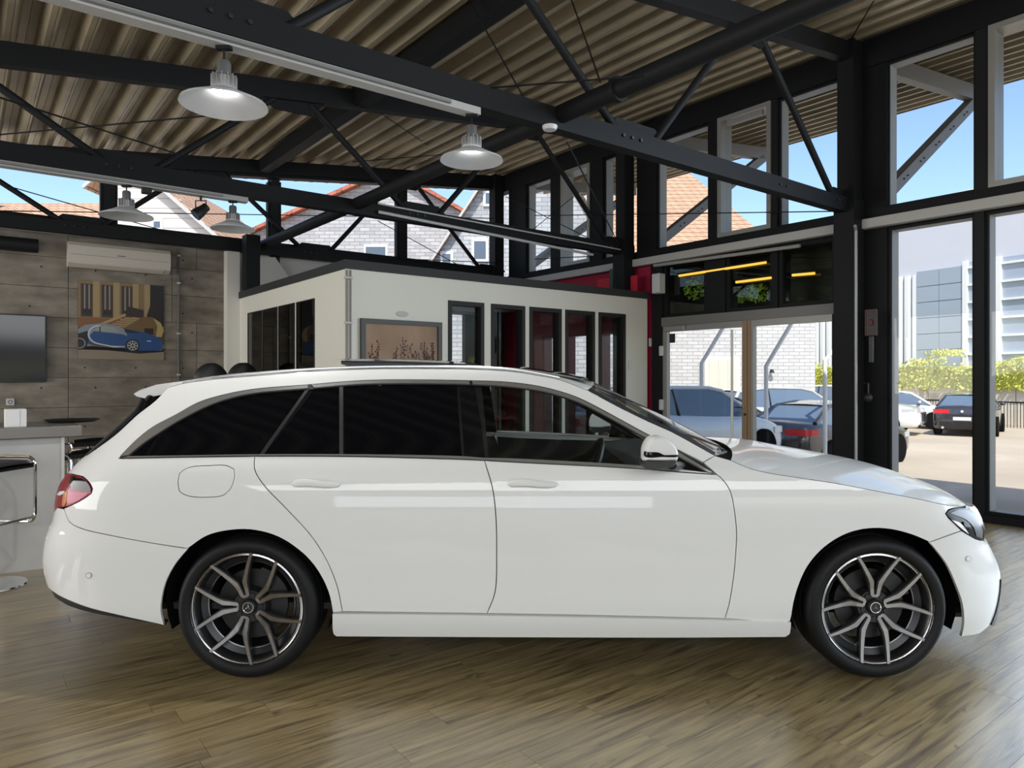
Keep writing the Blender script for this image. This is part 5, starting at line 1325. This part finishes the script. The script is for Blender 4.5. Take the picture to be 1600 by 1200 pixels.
obj('bezel', M(B).box(-.62, .84, B0-.07, B0-.012, 1.355, 2.185, .006), BLACK, tv)
obj('screen', M(B).box(-.605, .825, B0-.073, B0-.069, 1.375, 2.17), mat('tv_screen', (.006,.009,.014), .10, spec=.35), tv)
obj('wall_bracket', M(B).box(-.1, .3, B0-.02, B0, 1.6, 1.95), BLACK, tv)
so = thing('power_socket', 'white power socket on the concrete wall above the counter', 'socket', B((.36, B0, 1.12)))
p = PB(16, 628, B0)
obj('plate', M(B).box(p[0]-.042, p[0]+.042, B0-.016, B0-.004, p[2]-.042, p[2]+.042, .004), mat('socket_grey', (.48,.47,.45), .45), so)
obj('socket_ring', M(B).lathe([(.017,-.018), (.024,-.018), (.024,-.015), (.017,-.015)], (p[0], B0, p[2]), 16, 'y', close=True), BLACK, so)
co = thing('cable_conduit', 'vertical grey conduit with clips on the concrete wall', 'conduit', B((2.37, B0-.03, 0)))
ca = PB(279, 500, B0-.02)[0]
obj('tube', M(B).tube([(ca, B0-.026, .1), (ca, B0-.026, 3.20)], .014, 8), mat('conduit_grey', (.10,.095,.09), .45), co, smooth=True)
for z in (.9, 1.45, 2.02, 2.72, 3.1): obj('clip', M(B).box(ca-.022, ca+.022, B0-.046, B0-.008, z-.012, z+.012, .003), mat('clip_pale', (.45,.44,.42), .5), co)
tag(obj('wall_pipe', M(B).tube([(-6.2, B0-.10, 3.20), (2.95, B0-.10, 3.235)], .022, 8), mat('pipe_dull', (.22,.21,.20), .45), smooth=True), 'thin grey pipe along the top of the concrete wall', 'pipe')
dk = thing('exhaust_duct', 'round dark duct high on the concrete wall at the left edge', 'duct', B((-1, B0-.14, 2.95)))
obj('duct', M(B).tube([(-5.5, B0-.13, 3.03), (.75, B0-.13, 3.03)], .085, 20), STEEL, dk, smooth=True)
obj('hanger', M(B).box(.16, .19, B0-.15, B0-.01, 3.10, 3.16), ALU, dk)
# flat print: blue sports car before a stone house
PX0, PX1, PZ0, PZ1 = PB(122,500,B0-.02)[0], PB(256,500,B0-.02)[0], 1.65, 2.665
po = thing('car_poster', 'unframed square poster of a blue sports car before a stone house', 'poster', B(((PX0+PX1)/2, B0, PZ0)))
LAY = [0]
def flat(name, pts, c, rough=.5):
    LAY[0] += 1; y = B0-.0185-.0002*LAY[0]
    v = [(PX0+(PX1-PX0)*u, y, PZ0+(PZ1-PZ0)*w) for u, w in pts]
    return obj(name, M(B).add(v, [tuple(range(len(v)))]), mat('print_'+c, c, rough), po, recalc=False)
obj('board', M(B).box(PX0, PX1, B0-.0185, B0-.004, PZ0, PZ1), mat('print_board', '4A3B2A', .5), po)
def rect(u0, u1, w0, w1): return [(u0, w0), (u1, w0), (u1, w1), (u0, w1)]
flat('print_wall', rect(0, 1, .40, 1), '7D6644'); flat('print_base', rect(0, .55, .40, .53), '7A4F2A')
for u in (.03, .26, .49):
    flat('print_window', rect(u, u+.13, .54, .96), '3A2C22'); flat('print_window_bar', rect(u+.035, u+.05, .60, .95), '8A8378'); flat('print_window_bar', rect(u+.085, u+.10, .60, .95), '8A8378')
    flat('print_railing', rect(u+.02, u+.12, .57, .64), '1A1512')
for u in (.165, .395, .62, .76): flat('print_pillar', rect(u, u+.075, .54, 1), '9A845A')
flat('print_shade', rect(.83, 1, .45, 1), '15110E'); flat('print_trees', [(.78,.55),(.84,.76),(.96,.72),(1,.5),(.9,.45)], '1D150F')
for k in range(6): flat('print_step', rect(.34+.045*k, .60+.03*k, .425+.028*k, .442+.028*k), '9C865A'); 
flat('print_parapet', [(.22,.42),(.54,.57),(.54,.60),(.52,.60),(.2,.44)], 'A98A57'); flat('print_parapet', [(.54,.57),(.75,.55),(.75,.66),(.56,.70)], '2E2119')
flat('print_ramp', [(.50,.40),(.74,.57),(.86,.57),(.96,.50),(1,.40),(.98,.32),(.85,.32)], '6B5030'); flat('print_ramp', [(.87,.56),(.96,.50),(1,.40),(.97,.31),(.90,.31),(.92,.45)], 'A8935F'); flat('print_arch', [(.76,.34),(.87,.34),(.87,.42),(.76,.42)], '17110D')
flat('print_ground', [(0,0),(1,0),(1,.22),(.95,.12),(.2,.17),(0,.22)], '857663'); flat('print_shadow', [(0,.12),(.15,.17),(.95,.12),(1,.16),(1,.11),(.7,.08),(.3,.12),(0,.17)], '0E0C0B')
flat('print_car_body', [(0,.16),(.02,.40),(.12,.44),(.28,.465),(.40,.45),(.50,.41),(.60,.395),(.78,.36),(.93,.305),(.985,.25),(.99,.15),(.93,.125),(.70,.12),(.40,.16),(.15,.20)], '164478')
flat('print_car_roof', [(0,.38),(.08,.435),(.28,.465),(.42,.445),(.52,.40),(.56,.31),(.50,.33),(.40,.34),(.18,.36),(.12,.30),(.1,.22),(0,.20)], '7E838E')
flat('print_car_tail', [(0,.16),(.10,.20),(.13,.30),(.10,.36),(0,.32)], '16151A')
flat('print_car_window', [(.17,.36),(.22,.42),(.30,.435),(.40,.42),(.47,.355),(.30,.35)], '8F9488'); flat('print_car_pillar', [(.235,.35),(.25,.35),(.245,.43),(.235,.43)], '14161C')
arc = [(.24+.135*math.cos(t), .315+.125*math.sin(t)) for t in np.linspace(1.5, 4.6, 16)]; arc2 = [(.24+.115*math.cos(t), .315+.108*math.sin(t)) for t in np.linspace(4.6, 1.5, 16)]
flat('print_car_arc', arc+arc2, 'B9BCC4'); flat('print_car_sill', [(.22,.19),(.40,.155),(.53,.165),(.53,.175),(.38,.175),(.23,.205)], 'B9BCC4')
flat('print_car_screen', [(.52,.40),(.60,.385),(.72,.355),(.60,.35),(.53,.36)], '12181F'); flat('print_car_lamp', rect(.79, .84, .245, .255), 'C8D4E0')
for u, w in ((.62,.185), (0.015,.20)):
    for rr_, cc in ((.085,'0D0D0F'), (.066,'8F9296'), (.056,'1A1A1C')): flat('print_wheel', [(max(0, u+rr_*math.cos(t)), w+rr_*math.sin(t)) for t in np.linspace(0, 2*math.pi, 21)[:-1]], cc)
    for k in range(8):
        an = k*math.pi/4
        if u > .1: flat('print_spoke', [(u+.015*math.cos(an-.5), w+.015*math.sin(an-.5)), (u+.06*math.cos(an-.1), w+.06*math.sin(an-.1)), (u+.06*math.cos(an+.1), w+.06*math.sin(an+.1)), (u+.015*math.cos(an+.5), w+.015*math.sin(an+.5))], 'A3A6AA')

# ---------------- bar counter at the left
CTR = mat('counter_grey', (.44,.43,.41), .5, noise=(3, .12), bump=(20, .05)); SLAB = mat('counter_slab', (.20,.185,.17), .28)
ct = thing('bar_counter', 'grey concrete look bar counter with dark slab top at the left edge', 'counter', B((-.8, 6.5, 0)))
obj('body', M(B).box(-2.4, .605, 6.27, 6.85, 0, .965), CTR, ct); obj('top_slab', M(B).box(-2.5, .715, 6.20, 6.98, .972, 1.05, .004), SLAB, ct)
obj('edge_strip', M(B).box(.590, .612, 6.262, 6.28, 0, .965), mat('strip_alu', (.6,.6,.6), .35, metal=.4), ct)
obj('back_panel', M(B).box(-2.4, .1, 6.85, 6.88, 0, .965), CTR, ct)
p = PB(24, 660, 6.33)
nb = thing('napkin_box', 'small white box standing on the counter', 'box', B((p[0], 6.33, 1.05)))
obj('box', M(B).box(p[0]-.065, p[0]+.065, 6.27, 6.40, 1.05, 1.182, .006), mat('white_card', (.72,.71,.68), .5), nb)
obj('lid_gap', M(B).box(p[0]+.025, p[0]+.028, 6.268, 6.28, 1.06, 1.175), mat('gap_grey', (.4,.4,.4), .6), nb)
tag(obj('tray', M(B).lathe([(0,0), (.16,0), (.20,.022), (.19,.022), (.155,.006), (0,.006)], (p[0]+.40, 6.75, 1.05), 28), BLACK, smooth=True, angle=30), 'flat dark tray at the back of the counter', 'tray')
def stool(label, x, y, rz, h=.80):
    t = thing('bar_stool', label, 'stool', (x, y, 0), rz, 'bar stools at the counter')
    ch = SHINY
    obj('base_plate', M().lathe([(0,0), (.215,0), (.21,.010), (.06,.018), (0,.018)], (0,0,0), 40), ch, t, smooth=True, angle=30, local=True)
    obj('column', M().tube([(0,0,.015), (0,0,h-.06)], .028, 16), ch, t, smooth=True, local=True)
    w, d = .19, .17; fr = M()
    loop = []
    for cx, cz, a0 in ((d-.05, h-.005, 90), (d-.05, .40, 0), (-d+.05+.0, .40, -90)):
        pass
    r = .055; pts = []
    for cx, cz, a0 in ((d-r, .40+r, -90), (d-r, h+.02-r, 0), (-d+r, h+.02-r, 90), (-d+r, .40+r, 180)):
        for k in range(5): an = R(a0+22.5*k); pts.append((cx+r*math.cos(an), cz+r*math.sin(an)))
    for s in (-1, 1): fr.tube([(p[0], s*w, p[1]) for p in pts], .011, 8, closed=True)
    fr.tube([(d, -w, .44), (d, w, .44)], .011, 8)
    obj('frame', fr, ch, t, smooth=True, local=True)
    rows = []
    for k in range(13):
        q = k/12; x_ = -d+2*d*q; z_ = h-.03 + .05*max(0, (.25-q)/.25)**2 - .02*max(0, (q-.8)/.2)**2
        rows.append([(x_, -w+.012, z_), (x_, -w+.012, z_+.03), (x_, 0, z_+.036), (x_, w-.012, z_+.03), (x_, w-.012, z_), (x_, -w+.012, z_)])
    mm = M().grid(rows); mm.f += [(0,1,2,3,4), (60,64,63,62,61)] if False else []
    obj('seat', mm, LEATH, t, smooth=True, angle=40, local=True)
    return t
s0 = stool('black chrome framed bar stool in front of the counter', -3.53, 4.80, R(-6), .835)
stool('black chrome framed bar stool behind the right end of the counter', -4.02, 6.62, R(155), .80)
stool('black chrome framed bar stool between the counter and the tail of the car', -3.72, 5.98, R(170), .76)
# ---------------- tall black chairs behind the car
def high_chair(label, px, b, top):
    a = PB(px, 575, b)[0]; c = B((a, b, 0)); t = thing('high_back_chair', label, 'chair', (c[0], c[1], 0), ROT_B, 'high-backed black chairs by the office')
    rows = []
    for k in range(17):
        q = 1-(1-k/16)**1.6; z = .50+(top-.50)*q; w = .205*(1 if q < .8 else math.sqrt(max(.02, 1-((q-.8)/.2)**2*.97))); rows.append([(x*w, -.02+.05*q+y, z) for x, y in ((-1,0), (-.8,-.06), (0,-.08), (.8,-.06), (1,0), (.8,.06), (0,.08), (-.8,.06), (-1,0))])
    mm = M().grid(rows); mm.f.append(tuple(16*9+i for i in range(8)))
    obj('backrest', mm, LEATH, t, smooth=True, angle=60, local=True)
    obj('seat', M().box(-.20, .20, -.52, .02, .42, .54, .05), LEATH, t, smooth=True, local=True)
    for s in (-1, 1): obj('armrest', M().box(s*.19-.02, s*.19+.02, -.42, .02, .66, .71, .02).bar((s*.19, -.2, .5), (s*.19, -.2, .68), .03, .03, (0, 1, 0)), LEATH, t, smooth=True, local=True)
    obj('column', M().tube([(0, -.24, .08), (0, -.24, .44)], .03, 10), SHINY, t, smooth=True, local=True)
    for k in range(5): an = 2*math.pi*k/5; obj('foot', M().tube([(0, -.24, .09), (.28*math.cos(an), -.24+.28*math.sin(an), .035)], .022, 8), BLACK, t, smooth=True, local=True)
high_chair('tall black chair with rounded back, left of the pair behind the car roof', 331, 9.0, 1.585)
high_chair('tall black chair with rounded back, right of the pair behind the car roof', 381, 9.3, 1.60)
# ---------------- on and in the office
P0, P1 = PB(564,497,BOX_B-.03), PB(690,509,BOX_B-.03); pz1 = P0[2]; pz0 = pz1-.62; pa0, pa1 = P0[0], P1[0]
pc = thing('framed_picture', 'dark framed picture of dry grass stems on the white office wall', 'picture', B(((pa0+pa1)/2, BOX_B, pz0)))
f = .05; m = M(B); y0, y1 = BOX_B-.045, BOX_B-.004
m.box(pa0, pa0+f, y0, y1, pz0, pz1); m.box(pa1-f, pa1, y0, y1, pz0, pz1); m.box(pa0+f, pa1-f, y0, y1, pz0, pz0+f); m.box(pa0+f, pa1-f, y0, y1, pz1-f, pz1)
obj('frame', m, mat('picture_frame', (.04,.038,.03), .5), pc)
obj('print', M(B).box(pa0+f, pa1-f, BOX_B-.02, y1, pz0+f, pz1-f), mat('print_brown', (.30,.195,.125), .7, noise=(3, .25, (1, 1, .6))), pc)
rr = random.Random(5); m = M(B)
for k in range(34):
    a = rr.choice([rr.uniform(pa0+.10, pa0+.34), rr.uniform(pa0+.38, pa0+.78), rr.uniform(pa1-.24, pa1-.08)]); h = rr.uniform(.14, .34) + (.10 if abs(a-(pa0+.5)) < .06 else 0); z = pz0+f; lean = rr.uniform(-.05, .05)
    q = BOX_B-.0215; m.add([(a-.003, q, z), (a+.003, q, z), (a+lean+.002, q, z+h), (a+lean-.002, q, z+h)], [(0,1,2,3)])
    for j in range(6):
        zz = z+h*(.55+.09*j); aa = a+lean*(.55+.09*j)+rr.uniform(-.02, .02); s = rr.uniform(.006, .014); m.add([(aa-s, q-.0003, zz), (aa, q-.0003, zz-s*.8), (aa+s, q-.0003, zz), (aa, q-.0003, zz+s*1.6)], [(0,1,2,3)])
tag(obj('printed_stems', m, mat('stem_dark', (.06,.03,.02), .7), pc, recalc=False), kind='stuff')
ov = PB(629,484,BOX_B-.01)
tag(obj('wall_badge', M(B).lathe([(0,-.012), (.075,-.012), (.08,0), (0,0)], (ov[0], BOX_B, ov[2]), 28, 'y'), mat('badge_grey', (.46,.45,.41), .6)), 'small oval grey badge above the framed picture', 'badge').scale = (1.0, 1, .42)
cd = thing('corner_conduit', 'paired grey conduits running down the corner of the office', 'conduit', B((BOX_A, BOX_B, 0)))
for da in (-.012, .035): obj('tube', M(B).tube([(BOX_A+da, BOX_B-.028, .1), (BOX_A+da, BOX_B-.028, 2.53)], .011, 8), mat('conduit_mid', (.20,.19,.17), .45), cd, smooth=True)
for z in (2.45, 1.98, 1.5): obj('clip', M(B).box(BOX_A-.03, BOX_A+.055, BOX_B-.042, BOX_B-.002, z-.012, z+.012, .003), MATS['clip_pale'], cd)
for (x, y, w, h, lb) in ((985,570,.06,.13,'lower pale wall switch on the office front'), (1016,535,.05,.12,'pale access reader near the entrance door')):
    p = PB(x, y, BOX_B-.01); tag(obj('wall_switch', M(B).box(p[0]-w/2, p[0]+w/2, BOX_B-.022, BOX_B-.001, p[2]-h/2, p[2]+h/2, .006), mat('switch_pale', (.62,.60,.55), .45)), lb, 'switch')
p = PA(1018, 442, A0-.3)
ws = thing('wall_speaker', 'small white wall speaker above the office corner by the door', 'speaker', B((A0-.14, p[1], p[2]-.14)))
obj('box', M(B).box(A0-.22, A0-.085, p[1]-.07, p[1]+.07, p[2]-.14, p[2]+.14, .012), mat('speaker_white', (.5,.5,.49), .5), ws)
obj('grille', M(B).box(A0-.2215, A0-.215, p[1]-.055, p[1]+.055, p[2]-.12, p[2]+.12), MATS['pale_plastic'], ws)
# red banners hanging over the office
for (xx0, xx1, yy0, yy1, lb) in ((934,968,432,458,'wide red banner above the office, near the far truss end'), (986,996,430,462,'narrow red banner beside the green post')):
    p, q = PA(xx0, yy1, A0-.25), PA(xx1, yy0, A0-.25)
    tag(obj('banner', M(B).box(A0-.26, A0-.245, q[1], p[1], p[2], q[2]), mat('banner_red', (.50,.01,.03), .6)), lb, 'banner')
tag(obj('steel_post', M(B).box(A0-.34, A0-.24, fb(982), fb(972), 2.66, 3.02), mat('post_green', (.04,.055,.05), .5)), 'short dark green post between the two red banners', 'post')
# column fittings
p = PA(1336, 600, A0-.40)
tag(obj('column_pipe', M(B).tube([(A0-.38, p[1], 0), (A0-.38, p[1], 2.98), (A0-.46, p[1]-.03, 3.02)], .016, 8), mat('pipe_light', (.40,.40,.40), .4, metal=.3), smooth=True), 'pale vertical pipe on the dark entrance column', 'pipe')
p = PA(1361, 504, A0-.36)
al = thing('fire_alarm_box', 'dark red outlined alarm box on the entrance column', 'alarm', B((A0-.35, p[1], p[2]-.15)))
obj('box', M(B).box(A0-.37, A0-.34, p[1]-.06, p[1]+.06, p[2]-.14, p[2]+.14, .006), BLACK, al)
m = M(B); RD = mat('alarm_red', (.07,.008,.006), .5); a_ = A0-.372
m.box(a_-.003, a_+.002, p[1]-.058, p[1]+.058, p[2]+.125, p[2]+.138); m.box(a_-.003, a_+.002, p[1]-.058, p[1]+.058, p[2]-.138, p[2]-.125); m.box(a_-.003, a_+.002, p[1]-.058, p[1]-.046, p[2]-.125, p[2]+.125); m.box(a_-.003, a_+.002, p[1]+.046, p[1]+.058, p[2]-.125, p[2]+.125)
obj('red_outline', m, RD, al)
obj('push_button', M(B).lathe([(0,-.012), (.03,-.012), (.034,0), (0,0)], (a_, p[1], p[2]), 16, 'x'), RD, al)
p = PA(1358, 617, A0-.36)
kn = thing('key_holder', 'black hanging hook holder on the entrance column', 'hook', B((A0-.35, p[1], p[2]-.05)))
obj('hook', M(B).tube([(A0-.36, p[1]+.05, p[2]+.12), (A0-.38, p[1], p[2]+.12), (A0-.38, p[1], p[2])], .009, 6), BLACK, kn)
obj('pouch', M(B).ball((A0-.38, p[1], p[2]-.03), .03, .045, .05, 12, 8), BLACK, kn, smooth=True)
p = PA(1362, 540, A0-.36); tag(obj('handle_bar', M(B).box(A0-.39, A0-.35, p[1]-.02, p[1]+.02, p[2]-.18, p[2]+.10, .006), BLACK), 'long black bar handle on the entrance column', 'handle')
# inside the office: a desk, a plant and a chair seen through the panes
pa_ = PB(745, 560, 9.9)
pl = thing('potted_plant', 'yellow green potted plant inside the office behind the first pane', 'plant', B((pa_[0], 9.9, .75)))
c = B((pa_[0], 9.9, 0)); obj('pot', M().lathe([(0,.75), (.09,.75), (.12,.98), (.10,.98), (.08,.80), (0,.80)], (c[0], c[1], 0), 20), mat('pot_white', (.6,.6,.58), .4), pl, smooth=True, angle=30)
lf = leaf_clump('leaves', '', (c[0], c[1], 1.40), (.20,.20,.42), 170, .06, parent=pl, material=mat('leaf_lime', (.45,.50,.06), .6), seed=9); lf['kind'] = 'stuff'
dk2 = thing('office_desk', 'dark red edged desk inside the office', 'desk', B((6.2, 9.5, 0)))
obj('desk_top', M(B).box(4.4, 7.4, 9.35, 10.15, .72, .75), mat('desk_red', (.25,.01,.03), .4), dk2)
for a in (4.5, 7.3):
    for b in (9.42, 10.08): obj('leg', M(B).box(a-.03, a+.03, b-.03, b+.03, 0, .72), STEEL, dk2)
oc = B((5.35, 8.6, 0)); t = thing('office_chair', 'red office chair behind the second office pane', 'chair', (oc[0], oc[1], 0), ROT_B)
obj('seat', M().box(-.24, .24, -.24, .24, .44, .52, .03), MATS['desk_red'], t, smooth=True, local=True); obj('backrest', M().box(-.23, .23, .20, .27, .58, 1.45, .03), MATS['desk_red'], t, smooth=True, local=True)
obj('column', M().tube([(0,0,.06), (0,0,.45)], .03, 10), STEEL, t, local=True)
for k in range(5): an = 2*math.pi*k/5; obj('foot', M().tube([(0,0,.08), (.28*math.cos(an), .28*math.sin(an), .03)], .02, 6), BLACK, t, local=True)
